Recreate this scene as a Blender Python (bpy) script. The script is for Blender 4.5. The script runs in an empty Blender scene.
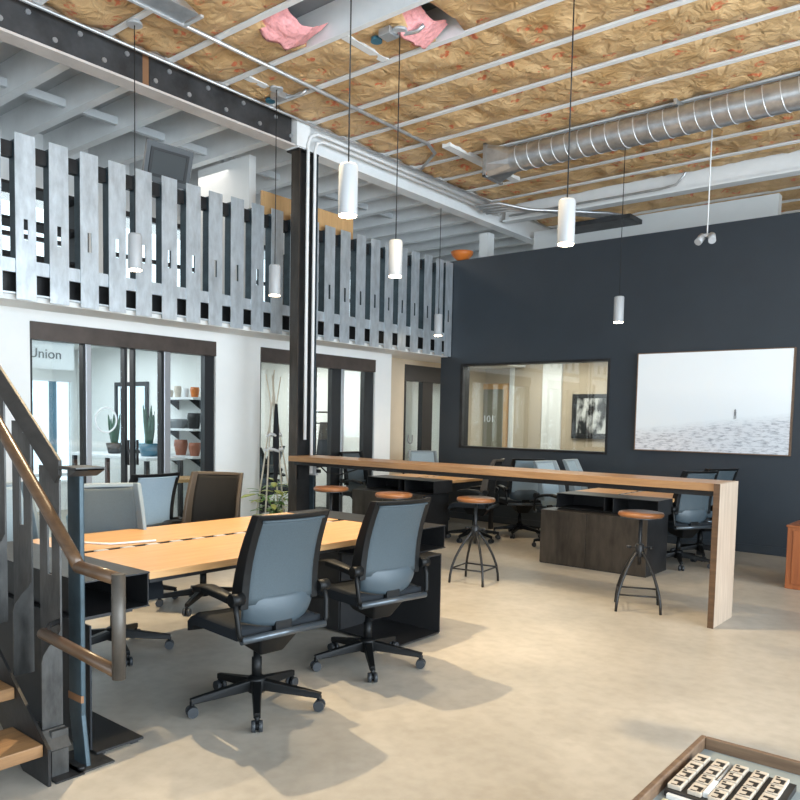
import bpy, bmesh, math, random
from mathutils import Vector, Matrix, noise, Euler
random.seed(7)
COL = bpy.context.scene.collection
PI = math.pi
R = math.radians

# ------------------------------------------------------------------ materials
def newmat(name):
    m = bpy.data.materials.new(name); m.use_nodes = True
    nt = m.node_tree
    return m, nt, nt.nodes['Principled BSDF'], nt.nodes, nt.links

def plain(name, col, rough=.5, metal=0., var=.0, vscale=6., bump=0., bscale=40., spec=.5, stretch=(1, 1, 1)):
    m, nt, b, N, L = newmat(name)
    b.inputs['Base Color'].default_value = (*col, 1)
    b.inputs['Roughness'].default_value = rough
    b.inputs['Metallic'].default_value = metal
    b.inputs['Specular IOR Level'].default_value = spec
    tc = N.new('ShaderNodeTexCoord'); mp = N.new('ShaderNodeMapping')
    mp.inputs['Scale'].default_value = stretch
    L.new(tc.outputs['Object'], mp.inputs['Vector'])
    if var:
        n = N.new('ShaderNodeTexNoise'); n.inputs['Scale'].default_value = vscale
        n.inputs['Detail'].default_value = 6; n.inputs['Roughness'].default_value = .62
        L.new(mp.outputs['Vector'], n.inputs['Vector'])
        r = N.new('ShaderNodeValToRGB')
        r.color_ramp.elements[0].position = .3; r.color_ramp.elements[1].position = .7
        r.color_ramp.elements[0].color = (*[c * (1 - var) for c in col], 1)
        r.color_ramp.elements[1].color = (*[min(1, c * (1 + var)) for c in col], 1)
        L.new(n.outputs['Fac'], r.inputs['Fac']); L.new(r.outputs['Color'], b.inputs['Base Color'])
    if bump:
        n2 = N.new('ShaderNodeTexNoise'); n2.inputs['Scale'].default_value = bscale
        n2.inputs['Detail'].default_value = 4
        L.new(mp.outputs['Vector'], n2.inputs['Vector'])
        bp = N.new('ShaderNodeBump'); bp.inputs['Strength'].default_value = bump; bp.inputs['Distance'].default_value = .02
        L.new(n2.outputs['Fac'], bp.inputs['Height']); L.new(bp.outputs['Normal'], b.inputs['Normal'])
    return m

def wood(name, light, dark, axis='Y', scale=9., rough=.4, board=.0):
    m, nt, b, N, L = newmat(name)
    tc = N.new('ShaderNodeTexCoord'); mp = N.new('ShaderNodeMapping')
    s = {'X': (.7, 9, 9), 'Y': (9, .7, 9), 'Z': (9, 9, .7)}[axis]
    mp.inputs['Scale'].default_value = s
    L.new(tc.outputs['Object'], mp.inputs['Vector'])
    n = N.new('ShaderNodeTexNoise'); n.inputs['Scale'].default_value = scale * .35
    n.inputs['Detail'].default_value = 9; n.inputs['Roughness'].default_value = .65; n.inputs['Distortion'].default_value = .6
    L.new(mp.outputs['Vector'], n.inputs['Vector'])
    r = N.new('ShaderNodeValToRGB')
    r.color_ramp.elements[0].position = .32; r.color_ramp.elements[1].position = .68
    r.color_ramp.elements[0].color = (*dark, 1); r.color_ramp.elements[1].color = (*light, 1)
    L.new(n.outputs['Fac'], r.inputs['Fac']); L.new(r.outputs['Color'], b.inputs['Base Color'])
    b.inputs['Roughness'].default_value = rough
    return m

def emis(name, col, s):
    m, nt, b, N, L = newmat(name)
    b.inputs['Base Color'].default_value = (*col, 1)
    b.inputs['Emission Color'].default_value = (*col, 1); b.inputs['Emission Strength'].default_value = s
    return m

def glass(name, tint=(.93, .97, .98), refl=.10):
    m = bpy.data.materials.new(name); m.use_nodes = True
    nt = m.node_tree; N = nt.nodes; L = nt.links; N.clear()
    o = N.new('ShaderNodeOutputMaterial'); mx = N.new('ShaderNodeMixShader')
    t = N.new('ShaderNodeBsdfTransparent'); g = N.new('ShaderNodeBsdfGlossy')
    t.inputs['Color'].default_value = (*tint, 1); g.inputs['Roughness'].default_value = .02
    mx.inputs['Fac'].default_value = refl
    L.new(t.outputs[0], mx.inputs[1]); L.new(g.outputs[0], mx.inputs[2]); L.new(mx.outputs[0], o.inputs['Surface'])
    return m

def backlit_paper():
    m = bpy.data.materials.new('translucent_paper'); m.use_nodes = True
    nt = m.node_tree; N = nt.nodes; L = nt.links; N.clear()
    o = N.new('ShaderNodeOutputMaterial'); mx = N.new('ShaderNodeMixShader'); d = N.new('ShaderNodeBsdfDiffuse'); t = N.new('ShaderNodeBsdfTranslucent')
    d.inputs['Color'].default_value = (.92, .92, .92, 1); t.inputs['Color'].default_value = (.95, .95, .95, 1); mx.inputs['Fac'].default_value = .6
    L.new(d.outputs[0], mx.inputs[1]); L.new(t.outputs[0], mx.inputs[2]); L.new(mx.outputs[0], o.inputs['Surface'])
    return m

def concrete():
    m, nt, b, N, L = newmat('polished_concrete')
    tc = N.new('ShaderNodeTexCoord')
    n = N.new('ShaderNodeTexNoise'); n.inputs['Scale'].default_value = .9; n.inputs['Detail'].default_value = 9; n.inputs['Roughness'].default_value = .6
    L.new(tc.outputs['Object'], n.inputs['Vector'])
    r = N.new('ShaderNodeValToRGB'); e = r.color_ramp.elements
    e[0].position = .3; e[0].color = (.30, .275, .235, 1); e[1].position = .7; e[1].color = (.43, .395, .345, 1)
    L.new(n.outputs['Fac'], r.inputs['Fac'])
    n2 = N.new('ShaderNodeTexNoise'); n2.inputs['Scale'].default_value = 14; n2.inputs['Detail'].default_value = 8
    L.new(tc.outputs['Object'], n2.inputs['Vector'])
    mx = N.new('ShaderNodeMix'); mx.data_type = 'RGBA'; mx.blend_type = 'MULTIPLY'; mx.inputs[0].default_value = .35
    r2 = N.new('ShaderNodeValToRGB'); r2.color_ramp.elements[0].position = .3; r2.color_ramp.elements[0].color = (.62, .60, .57, 1); r2.color_ramp.elements[1].position = .62
    L.new(n2.outputs['Fac'], r2.inputs['Fac']); L.new(r.outputs['Color'], mx.inputs[6]); L.new(r2.outputs['Color'], mx.inputs[7])
    L.new(mx.outputs[2], b.inputs['Base Color'])
    rr = N.new('ShaderNodeMapRange'); rr.inputs[3].default_value = .28; rr.inputs[4].default_value = .5
    L.new(n.outputs['Fac'], rr.inputs[0]); L.new(rr.outputs[0], b.inputs['Roughness'])
    return m

def kraft():
    m, nt, b, N, L = newmat('kraft_paper_insulation')
    tc = N.new('ShaderNodeTexCoord')
    n = N.new('ShaderNodeTexNoise'); n.inputs['Scale'].default_value = 3.5; n.inputs['Detail'].default_value = 7
    L.new(tc.outputs['Object'], n.inputs['Vector'])
    r = N.new('ShaderNodeValToRGB'); e = r.color_ramp.elements
    e[0].position = .3; e[0].color = (.50, .30, .125, 1); e[1].position = .7; e[1].color = (.74, .50, .26, 1)
    L.new(n.outputs['Fac'], r.inputs['Fac'])
    # rows of faded red printing
    mp = N.new('ShaderNodeMapping'); mp.inputs['Scale'].default_value = (4.6, 6.2, 1)
    mp.inputs['Rotation'].default_value = (0, 0, .25)
    L.new(tc.outputs['Object'], mp.inputs['Vector'])
    v = N.new('ShaderNodeTexVoronoi'); v.inputs['Scale'].default_value = 1.0; v.inputs['Randomness'].default_value = .7
    L.new(mp.outputs['Vector'], v.inputs['Vector'])
    n3 = N.new('ShaderNodeTexNoise'); n3.inputs['Scale'].default_value = 22; n3.inputs['Detail'].default_value = 3
    L.new(tc.outputs['Object'], n3.inputs['Vector'])
    a = N.new('ShaderNodeMath'); a.operation = 'LESS_THAN'; a.inputs[1].default_value = .30
    L.new(v.outputs['Distance'], a.inputs[0])
    c = N.new('ShaderNodeMapRange'); c.inputs[1].default_value = .46; c.inputs[2].default_value = .58
    L.new(n3.outputs['Fac'], c.inputs[0])
    mu = N.new('ShaderNodeMath'); mu.operation = 'MULTIPLY'; L.new(a.outputs[0], mu.inputs[0]); L.new(c.outputs[0], mu.inputs[1])
    mx = N.new('ShaderNodeMix'); mx.data_type = 'RGBA'
    L.new(mu.outputs[0], mx.inputs[0]); L.new(r.outputs['Color'], mx.inputs[6]); mx.inputs[7].default_value = (.62, .17, .07, 1)
    L.new(mx.outputs[2], b.inputs['Base Color'])
    b.inputs['Roughness'].default_value = .55
    # crumpled paper
    w = N.new('ShaderNodeTexNoise'); w.inputs['Scale'].default_value = 8; w.inputs['Detail'].default_value = 7; w.inputs['Distortion'].default_value = .8
    L.new(tc.outputs['Object'], w.inputs['Vector'])
    bp = N.new('ShaderNodeBump'); bp.inputs['Strength'].default_value = .9; bp.inputs['Distance'].default_value = .06
    L.new(w.outputs['Fac'], bp.inputs['Height']); L.new(bp.outputs['Normal'], b.inputs['Normal'])
    return m

def spiral_metal():
    m, nt, b, N, L = newmat('galvanised_spiral_duct')
    b.inputs['Metallic'].default_value = .85; b.inputs['Roughness'].default_value = .36
    tc = N.new('ShaderNodeTexCoord')
    n = N.new('ShaderNodeTexNoise'); n.inputs['Scale'].default_value = 9; n.inputs['Detail'].default_value = 5
    L.new(tc.outputs['Object'], n.inputs['Vector'])
    r = N.new('ShaderNodeValToRGB'); e = r.color_ramp.elements
    e[0].position = .3; e[0].color = (.40, .41, .42, 1); e[1].position = .7; e[1].color = (.62, .63, .64, 1)
    L.new(n.outputs['Fac'], r.inputs['Fac']); L.new(r.outputs['Color'], b.inputs['Base Color'])
    return m

def beach():
    """pale beach print: white haze above a grey, speckled slope of sand (object space: X across, Z up, size 1.84 x 1.24)"""
    m, nt, b, N, L = newmat('beach_print')
    tc = N.new('ShaderNodeTexCoord'); sp = N.new('ShaderNodeSeparateXYZ'); L.new(tc.outputs['Object'], sp.inputs[0])
    # height of the sand line: rises to the right
    a = N.new('ShaderNodeMath'); a.operation = 'MULTIPLY_ADD'; a.inputs[1].default_value = .115; a.inputs[2].default_value = .345
    L.new(sp.outputs['X'], a.inputs[0])
    n = N.new('ShaderNodeTexNoise'); n.inputs['Scale'].default_value = 2.2; n.inputs['Detail'].default_value = 5
    L.new(tc.outputs['Object'], n.inputs['Vector'])
    a2 = N.new('ShaderNodeMath'); a2.operation = 'MULTIPLY_ADD'; a2.inputs[1].default_value = .05; L.new(n.outputs['Fac'], a2.inputs[0]); L.new(a.outputs[0], a2.inputs[2])
    d = N.new('ShaderNodeMath'); d.operation = 'SUBTRACT'; L.new(sp.outputs['Z'], d.inputs[0]); L.new(a2.outputs[0], d.inputs[1])
    f = N.new('ShaderNodeMapRange'); f.inputs[1].default_value = -.10; f.inputs[2].default_value = .03; L.new(d.outputs[0], f.inputs[0])
    mp = N.new('ShaderNodeMapping'); mp.inputs['Scale'].default_value = (5, 1, 22); L.new(tc.outputs['Object'], mp.inputs['Vector'])
    n2 = N.new('ShaderNodeTexNoise'); n2.inputs['Scale'].default_value = 2.; n2.inputs['Detail'].default_value = 9; n2.inputs['Roughness'].default_value = .7
    L.new(mp.outputs['Vector'], n2.inputs['Vector'])
    sand = N.new('ShaderNodeValToRGB'); e = sand.color_ramp.elements
    e[0].position = .36; e[0].color = (.27, .29, .33, 1); e[1].position = .52; e[1].color = (.66, .68, .71, 1)
    L.new(n2.outputs['Fac'], sand.inputs['Fac'])
    sky = N.new('ShaderNodeValToRGB'); e = sky.color_ramp.elements
    e[0].position = .0; e[0].color = (.74, .79, .82, 1); e[1].position = .55; e[1].color = (.86, .89, .90, 1)
    mr = N.new('ShaderNodeMapRange'); mr.inputs[1].default_value = .3; mr.inputs[2].default_value = 1.2; L.new(sp.outputs['Z'], mr.inputs[0]); L.new(mr.outputs[0], sky.inputs['Fac'])
    mx = N.new('ShaderNodeMix'); mx.data_type = 'RGBA'
    L.new(f.outputs[0], mx.inputs[0]); L.new(sand.outputs['Color'], mx.inputs[6]); L.new(sky.outputs['Color'], mx.inputs[7])
    L.new(mx.outputs[2], b.inputs['Base Color']); b.inputs['Roughness'].default_value = .35
    return m

def blotch(name, a, bcol, scale, lo, hi, stretch=(1, 1, 1)):
    m, nt, b, N, L = newmat(name)
    tc = N.new('ShaderNodeTexCoord'); mp = N.new('ShaderNodeMapping'); mp.inputs['Scale'].default_value = stretch
    L.new(tc.outputs['Object'], mp.inputs['Vector'])
    n = N.new('ShaderNodeTexNoise'); n.inputs['Scale'].default_value = scale; n.inputs['Detail'].default_value = 6
    L.new(mp.outputs['Vector'], n.inputs['Vector'])
    r = N.new('ShaderNodeValToRGB'); e = r.color_ramp.elements
    e[0].position = lo; e[0].color = (*a, 1); e[1].position = hi; e[1].color = (*bcol, 1)
    L.new(n.outputs['Fac'], r.inputs['Fac']); L.new(r.outputs['Color'], b.inputs['Base Color']); b.inputs['Roughness'].default_value = .5
    return m

M = dict(
    floor=concrete(),
    dark_wall=plain('charcoal_blue_paint', (.024, .032, .041), .42, 0, .08, 2, .05, 60),
    white=plain('white_wall_paint', (.80, .80, .78), .6, 0, .03, 2),
    white_steel=plain('white_painted_steel', (.80, .81, .81), .45, 0, .04, 5),
    deck=plain('grey_metal_deck', (.30, .31, .32), .5, .2, .15, 3, 0, 1),
    white_deck=plain('white_painted_deck', (.55, .57, .58), .6, 0, .08, 3),
    kraft=kraft(),
    pink=plain('pink_fibre_insulation', (.82, .36, .36), .9, 0, .2, 18, .9, 30),
    steel=plain('blackened_steel', (.018, .018, .019), .42, .3, .5, 4.5, .06, 25),
    steel_brown=plain('dark_brown_patina_steel', (.050, .040, .031), .42, .3, .5, 3.0, .05, 25, stretch=(3, 3, .8)),
    mill=plain('grey_mill_steel', (.56, .61, .65), .42, .65, .20, 5, .04, 25, stretch=(2.5, 2.5, .9)),
    mill_dark=plain('worn_dark_mill_steel', (.055, .054, .052), .42, .45, .55, 6, .05, 25, stretch=(2.5, 2.5, .9)),
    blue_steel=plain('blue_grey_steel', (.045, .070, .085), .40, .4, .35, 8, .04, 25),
    beam=plain('raw_dark_beam_steel', (.052, .052, .054), .5, .4, .5, 3.2, .06, 20),
    flange=plain('pale_primed_flange', (.60, .54, .50), .5, .1, .1, 4),
    frame=plain('bronze_door_frame', (.075, .058, .050), .45, .4, .3, 3),
    black_frame=plain('black_door_frame', (.018, .019, .021), .4, .3),
    alu=plain('clear_aluminium', (.42, .43, .45), .35, .7),
    galv=plain('galvanised_conduit', (.55, .56, .57), .38, .75, .15, 10),
    duct=spiral_metal(),
    seam=plain('duct_seam', (.78, .79, .80), .35, .6),
    oak=wood('oiled_oak_top', (.60, .355, .165), (.45, .245, .10), 'Y', rough=.33),
    oak_x=wood('walnut_bar_top', (.36, .205, .095), (.235, .125, .055), 'X', rough=.36),
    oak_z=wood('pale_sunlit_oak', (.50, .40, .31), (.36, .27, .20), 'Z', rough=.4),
    stool_wood=wood('stool_seat_wood', (.32, .13, .045), (.20, .075, .025), 'X', rough=.35),
    tread=wood('reclaimed_tread_wood', (.32, .17, .07), (.15, .075, .03), 'Y', scale=7, rough=.5),
    rail_wood=wood('hardwood_handrail', (.115, .062, .03), (.055, .028, .013), 'X', rough=.34),
    crate=wood('orange_stained_wood', (.33, .10, .028), (.22, .06, .016), 'Z', rough=.42),
    ply=wood('plywood', (.66, .40, .18), (.55, .31, .13), 'Z', rough=.5),
    tray_wood=wood('dark_tray_wood', (.20, .125, .075), (.11, .065, .04), 'X', rough=.4),
    plastic=plain('black_nylon', (.004, .0045, .005), .48, spec=.25),
    caster_grey=plain('grey_caster_tread', (.022, .026, .031), .5),
    fabric=plain('black_seat_fabric', (.010, .013, .017), .8, 0, .2, 120, .15, 300, spec=.3),
    mesh_dark=plain('slate_blue_mesh', (.050, .068, .080), .55, 0, .12, 160, .2, 420, spec=.35),
    mesh_shell=plain('slate_blue_shell', (.048, .068, .083), .45),
    mesh_daylit=plain('daylit_blue_mesh', (.26, .335, .385), .55, 0, .10, 160, .2, 420),  # lit copy of the chair mesh, daylight put into its colour
    frame_pale=plain('pale_grey_chair_frame', (.20, .245, .27), .45),
    mesh_black=plain('black_mesh', (.008, .0075, .007), .7, 0, .2, 160, .2, 420, spec=.2),
    frame_brown=plain('dark_bronze_chair_frame', (.055, .040, .027), .45),
    tube=plain('brushed_dark_tube', (.085, .10, .115), .3, .6),
    lamp_white=plain('white_lamp_enamel', (.42, .43, .44), .4),
    bulb=emis('warm_lamp_face', (1., .80, .55), 22.),
    cord=plain('black_cord', (.012, .012, .012), .6),
    white_cord=plain('white_cord', (.75, .75, .74), .5),
    glass=glass('clear_glass', (.90, .95, .96), .10),
    glass_mirrory=glass('reflective_interior_glass', (.84, .88, .88), .10),
    mirror=plain('mirror_glass', (.85, .88, .9), .03, 1.),
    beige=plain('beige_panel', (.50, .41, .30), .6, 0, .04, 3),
    black=plain('matt_black', (.012, .012, .013), .55),
    screen=plain('dark_screen', (.075, .08, .082), .65, spec=.2),
    tv=plain('grey_bezel', (.07, .075, .08), .5),
    leaf=plain('green_leaf', (.13, .26, .05), .45, 0, .4, 9),
    leaf_yellow=plain('yellow_green_leaf', (.42, .46, .11), .45, 0, .3, 9),
    snake=plain('dark_snake_plant_leaf', (.035, .085, .05), .45, 0, .4, 14),
    terracotta=plain('terracotta', (.33, .12, .07), .7),
    bluepot=plain('blue_glazed_pot', (.03, .13, .19), .3),
    cane=plain('pale_bamboo_cane', (.66, .60, .49), .5, 0, .15, 12),
    tie=plain('white_cotton_tie', (.80, .80, .80), .8),
    orange=plain('orange_glaze', (.60, .17, .03), .35),
    desk_white=plain('white_laminate', (.72, .73, .74), .4),
    cloth=plain('dark_cloth', (.02, .022, .028), .9),
    tile=plain('cream_block', (.50, .43, .35), .5, 0, .10, 30),
    ink=plain('black_ink', (.015, .013, .012), .5),
    card=plain('pale_yellow_card', (.56, .50, .31), .6),
    paper=plain('white_card', (.66, .65, .63), .6),
    tray_bed=plain('grey_felt', (.24, .27, .27), .8, 0, .05, 30),
    blue_paint=plain('blue_painted_post', (.03, .15, .24), .5),
    text=plain('grey_vinyl_letter', (.20, .21, .22), .5),
    frost=plain('frosted_vinyl', (.80, .84, .86), .5),
    rust=plain('rust_stain', (.23, .11, .05), .6),
    rail_steel=plain('dark_rail_steel', (.040, .037, .034), .5, .3, .5, 5.0, .05, 25, stretch=(1, 3, 3)),
    rail_end=plain('worn_brown_rail_steel', (.075, .064, .053), .45, .4, .35, 9, .05, 25),
    banner=backlit_paper(),
    door_glass=plain('frosted_olive_door_glass', (.24, .225, .17), .4),
    navy=plain('dark_navy_steel', (.007, .010, .015), .5, .2, .3, 5),
    beach=beach(),
    art=blotch('black_and_white_print', (.01, .01, .01), (.62, .62, .60), 3.2, .44, .58, (2.2, 1, 1.)),
    land=blotch('green_landscape_print', (.05, .13, .03), (.36, .42, .40), 3.0, .4, .62, (1, 1, 2.5)),
    skylight=emis('sky_white', (.9, .96, 1.), 1.),
)

# ------------------------------------------------------------------ mesh helpers
def wloc(o):
    v = Vector((0, 0, 0))
    while o is not None:
        v += o.location; o = o.parent
    return v

class MB:
    def __init__(s): s.bm = bmesh.new()
    def box(s, x0, x1, y0, y1, z0, z1):
        vs = [s.bm.verts.new(p) for p in ((x0, y0, z0), (x1, y0, z0), (x1, y1, z0), (x0, y1, z0), (x0, y0, z1), (x1, y0, z1), (x1, y1, z1), (x0, y1, z1))]
        for f in ((0, 3, 2, 1), (4, 5, 6, 7), (0, 1, 5, 4), (1, 2, 6, 5), (2, 3, 7, 6), (3, 0, 4, 7)):
            s.bm.faces.new([vs[i] for i in f])
        return s
    def hexa(s, pts):
        vs = [s.bm.verts.new(p) for p in pts]
        for f in ((0, 3, 2, 1), (4, 5, 6, 7), (0, 1, 5, 4), (1, 2, 6, 5), (2, 3, 7, 6), (3, 0, 4, 7)):
            s.bm.faces.new([vs[i] for i in f])
        return s
    def prism(s, poly, d, off):
        """poly: list of 3d points (planar), off: extrusion vector"""
        a = [s.bm.verts.new(p) for p in poly]; o = Vector(off)
        b = [s.bm.verts.new(Vector(p) + o) for p in poly]
        s.bm.faces.new(a); s.bm.faces.new(b[::-1])
        n = len(a)
        for i in range(n):
            s.bm.faces.new((a[i], b[i], b[(i + 1) % n], a[(i + 1) % n]))
        return s
    def tube(s, pts, r, seg=10, caps=True):
        pts = [Vector(p) for p in pts]
        rs = r if isinstance(r, (list, tuple)) else [r] * len(pts)
        rings = []; up = None
        for i, p in enumerate(pts):
            if i == 0: t = pts[1] - p
            elif i == len(pts) - 1: t = p - pts[i - 1]
            else: t = (pts[i + 1] - p).normalized() + (p - pts[i - 1]).normalized()
            t.normalize()
            if up is None:
                up = Vector((0, 0, 1)) if abs(t.z) < .9 else Vector((1, 0, 0))
            a = t.cross(up)
            if a.length < 1e-4: a = t.cross(Vector((0, 1, 0)))
            a.normalize(); b = a.cross(t).normalized(); up = b
            rings.append([s.bm.verts.new(p + (a * math.cos(2 * PI * k / seg) + b * math.sin(2 * PI * k / seg)) * rs[i]) for k in range(seg)])
        for q in range(len(rings) - 1):
            for k in range(seg):
                f = s.bm.faces.new((rings[q][k], rings[q + 1][k], rings[q + 1][(k + 1) % seg], rings[q][(k + 1) % seg])); f.smooth = True
        if caps:
            s.bm.faces.new(rings[0]); s.bm.faces.new(rings[-1][::-1])
        return s
    def lathe(s, prof, c=(0, 0, 0), seg=20, cap=True):
        rings = []
        for r, z in prof:
            rings.append([s.bm.verts.new((c[0] + max(r, 1e-4) * math.cos(2 * PI * k / seg), c[1] + max(r, 1e-4) * math.sin(2 * PI * k / seg), c[2] + z)) for k in range(seg)])
        for q in range(len(rings) - 1):
            for k in range(seg):
                f = s.bm.faces.new((rings[q][k], rings[q][(k + 1) % seg], rings[q + 1][(k + 1) % seg], rings[q + 1][k])); f.smooth = True
        if cap:
            s.bm.faces.new(rings[0][::-1]); s.bm.faces.new(rings[-1])
        return s
    def grid(s, fn, nu, nv, thick=None):
        """closed slab surface fn(u,v)->point; thick: vector function or vector of thickness"""
        g = [[s.bm.verts.new(fn(i / nu, j / nv)) for j in range(nv + 1)] for i in range(nu + 1)]
        for i in range(nu):
            for j in range(nv):
                f = s.bm.faces.new((g[i][j], g[i + 1][j], g[i + 1][j + 1], g[i][j + 1])); f.smooth = True
        if thick is not None:
            t = Vector(thick)
            h = [[s.bm.verts.new(Vector(fn(i / nu, j / nv)) + t) for j in range(nv + 1)] for i in range(nu + 1)]
            for i in range(nu):
                for j in range(nv):
                    f = s.bm.faces.new((h[i][j], h[i][j + 1], h[i + 1][j + 1], h[i + 1][j])); f.smooth = True
            for i in range(nu):
                s.bm.faces.new((g[i][0], h[i][0], h[i + 1][0], g[i + 1][0])); s.bm.faces.new((g[i + 1][nv], h[i + 1][nv], h[i][nv], g[i][nv]))
            for j in range(nv):
                s.bm.faces.new((g[0][j + 1], h[0][j + 1], h[0][j], g[0][j])); s.bm.faces.new((g[nu][j], h[nu][j], h[nu][j + 1], g[nu][j + 1]))
        return s
    def build(s, name, mat, parent=None, bevel=0., seg=2):
        bm = s.bm
        bmesh.ops.recalc_face_normals(bm, faces=bm.faces[:])
        me = bpy.data.meshes.new(name)
        o = bpy.data.objects.new(name, me)
        if parent is not None:
            o.parent = parent; off = wloc(parent)
        else:
            xs = [v.co for v in bm.verts]
            off = Vector(((min(p.x for p in xs) + max(p.x for p in xs)) / 2, (min(p.y for p in xs) + max(p.y for p in xs)) / 2, min(p.z for p in xs)))
            o.location = off
        for v in bm.verts: v.co -= off
        bm.to_mesh(me); bm.free()
        me.materials.append(M[mat] if isinstance(mat, str) else mat)
        COL.objects.link(o)
        if bevel:
            md = o.modifiers.new('Bevel', 'BEVEL'); md.width = bevel; md.segments = seg; md.limit_method = 'ANGLE'; md.angle_limit = R(40)
        return o

def tag(o, label, cat, group=None):
    o['label'] = label; o['category'] = cat
    if group: o['group'] = group
    return o
def thing(name, label, cat, loc=(0, 0, 0), group=None):
    o = bpy.data.objects.new(name, None); o.location = loc; o.empty_display_size = .1
    COL.objects.link(o); return tag(o, label, cat, group)
def struct(o, label=None, cat=None):
    o['kind'] = 'structure'
    if label: o['label'] = label
    if cat: o['category'] = cat
    return o
def sroot(name, label, cat, loc=(0, 0, 0)):
    o = bpy.data.objects.new(name, None); o.location = loc; COL.objects.link(o); return struct(o, label, cat)
def dup(o, loc, rz, label, group=None):
    def rec(s, par):
        c = s.copy(); COL.objects.link(c); c.parent = par
        for ch in s.children: rec(ch, c)
        return c
    r = rec(o, None); r.location = loc; r.rotation_euler = (0, 0, rz); r['label'] = label
    if group: r['group'] = group
    return r
def text(name, body, size, loc, rot, mat, parent, depth=.004):
    cu = bpy.data.curves.new(name, 'FONT'); cu.body = body; cu.size = size; cu.extrude = depth
    t = bpy.data.objects.new(name, cu); COL.objects.link(t)
    bpy.context.view_layer.update()
    me = bpy.data.meshes.new_from_object(t.evaluated_get(bpy.context.evaluated_depsgraph_get()))
    bpy.data.objects.remove(t)
    o = bpy.data.objects.new(name, me); me.materials.clear(); me.materials.append(M[mat]); COL.objects.link(o)
    o.parent = parent; o.location = Vector(loc) - wloc(parent); o.rotation_euler = rot
    return o
FX = (PI / 2, 0, PI / 2)      # lettering that faces +X
FY = (PI / 2, 0, 0)           # lettering that faces -Y

# ------------------------------------------------------------------ room shell
XS, XW, XR, YD = -6.89, -7.45, -7.80, 9.634
struct(MB().box(-13, 4.6, -5.2, 14.2, -.12, 0).build('floor', 'floor'), 'pale polished concrete floor with warm and cool patches of light', 'floor')
struct(MB().box(-6.40, 4.6, -5.2, 14.2, 5.06, 5.2).build('ceiling', 'deck'), 'grey metal roof deck above the joists and insulation', 'ceiling')
struct(MB().box(-13, -6.55, -5.2, 14.2, 4.92, 5.06).build('ceiling_mezzanine', 'white_deck'), 'white painted roof deck over the mezzanine', 'ceiling')
# dark feature wall with its window opening
WX0, WX1, WZ0, WZ1 = -6.71, -4.30, 1.09, 2.37
mb = MB()
mb.box(-7.09, WX0, YD, YD + .16, 0, 3.93).box(WX1, 4.6, YD, YD + .16, 0, 3.93)
mb.box(WX0, WX1, YD, YD + .16, 0, WZ0).box(WX0, WX1, YD, YD + .16, WZ1, 3.93)
struct(mb.build('wall_back', 'dark_wall'), 'charcoal painted feature wall that stops short of the ceiling', 'wall')
struct(MB().box(-7.08, 4.5, YD - .012, YD - .001, 0.002, .10).build('baseboard_back', 'dark_wall'), 'charcoal baseboard along the feature wall', 'baseboard')
# interior window in it
w = sroot('window_1', 'interior window in the charcoal wall looking into a lit meeting room', 'window', ((WX0 + WX1) / 2, YD, WZ0))
mb = MB(); t = .035
mb.box(WX0, WX0 + .05, YD - .012, YD + .17, WZ0, WZ1).box(WX1 - t, WX1, YD - .012, YD + .17, WZ0, WZ1)
mb.box(WX0 + .05, WX1 - t, YD - .012, YD + .17, WZ0, WZ0 + t).box(WX0 + .05, WX1 - t, YD - .012, YD + .17, WZ1 - t, WZ1)
mb.build('window_frame', 'steel', w, .004)
MB().box(WX0 + .05, WX1 - t, YD + .05, YD + .058, WZ0 + t, WZ1 - t).build('pane', 'glass_mirrory', w)
# meeting room behind it
struct(MB().box(-8.2, 4.6, 12.0, 12.12, 0, 2.7).build('wall_meeting_back', 'beige'), 'beige far wall of the meeting room', 'wall')
struct(MB().box(-8.3, -8.2, 9.95, 12.12, 0, 2.7).build('wall_meeting_left', 'white'), 'white side wall of the meeting room', 'wall')
struct(MB().box(-3.3, -3.2, YD + .17, 12.0, 0, 2.7).build('wall_meeting_right', 'beige'), 'beige side wall of the meeting room', 'wall')
struct(MB().box(-8.2, -3.3, YD + .17, 12.0, 2.62, 2.70).build('ceiling_meeting', 'white'), 'white ceiling of the meeting room', 'ceiling')
for k, (a, b_) in enumerate([(-8.15, -7.95), (-7.25, -7.17), (-6.58, -6.22)]):
    struct(MB().box(a, b_, 11.955, 11.998, 0, 2.6).build('trim_%d' % (k + 1), 'white'), ['wide white pilaster left of the meeting room door', 'narrow white trim strip right of the meeting room door', 'white pilaster between meeting room door and framed print'][k], 'trim')
d = sroot('door_4', 'wood framed glass door at the back of the meeting room', 'door', (-7.6, 11.98, 0))
MB().box(-7.92, -7.84, 11.94, 11.99, 0, 2.2).box(-7.36, -7.28, 11.94, 11.99, 0, 2.2).box(-7.84, -7.36, 11.94, 11.99, 2.1, 2.2).build('door_frame', 'ply', d)
MB().box(-7.84, -7.36, 11.955, 11.985, 0, 2.1).build('door_leaf', 'door_glass', d)
text('door_number', '101', .17, (-7.80, 11.95, 1.50), FY, 'frost', d)
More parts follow.
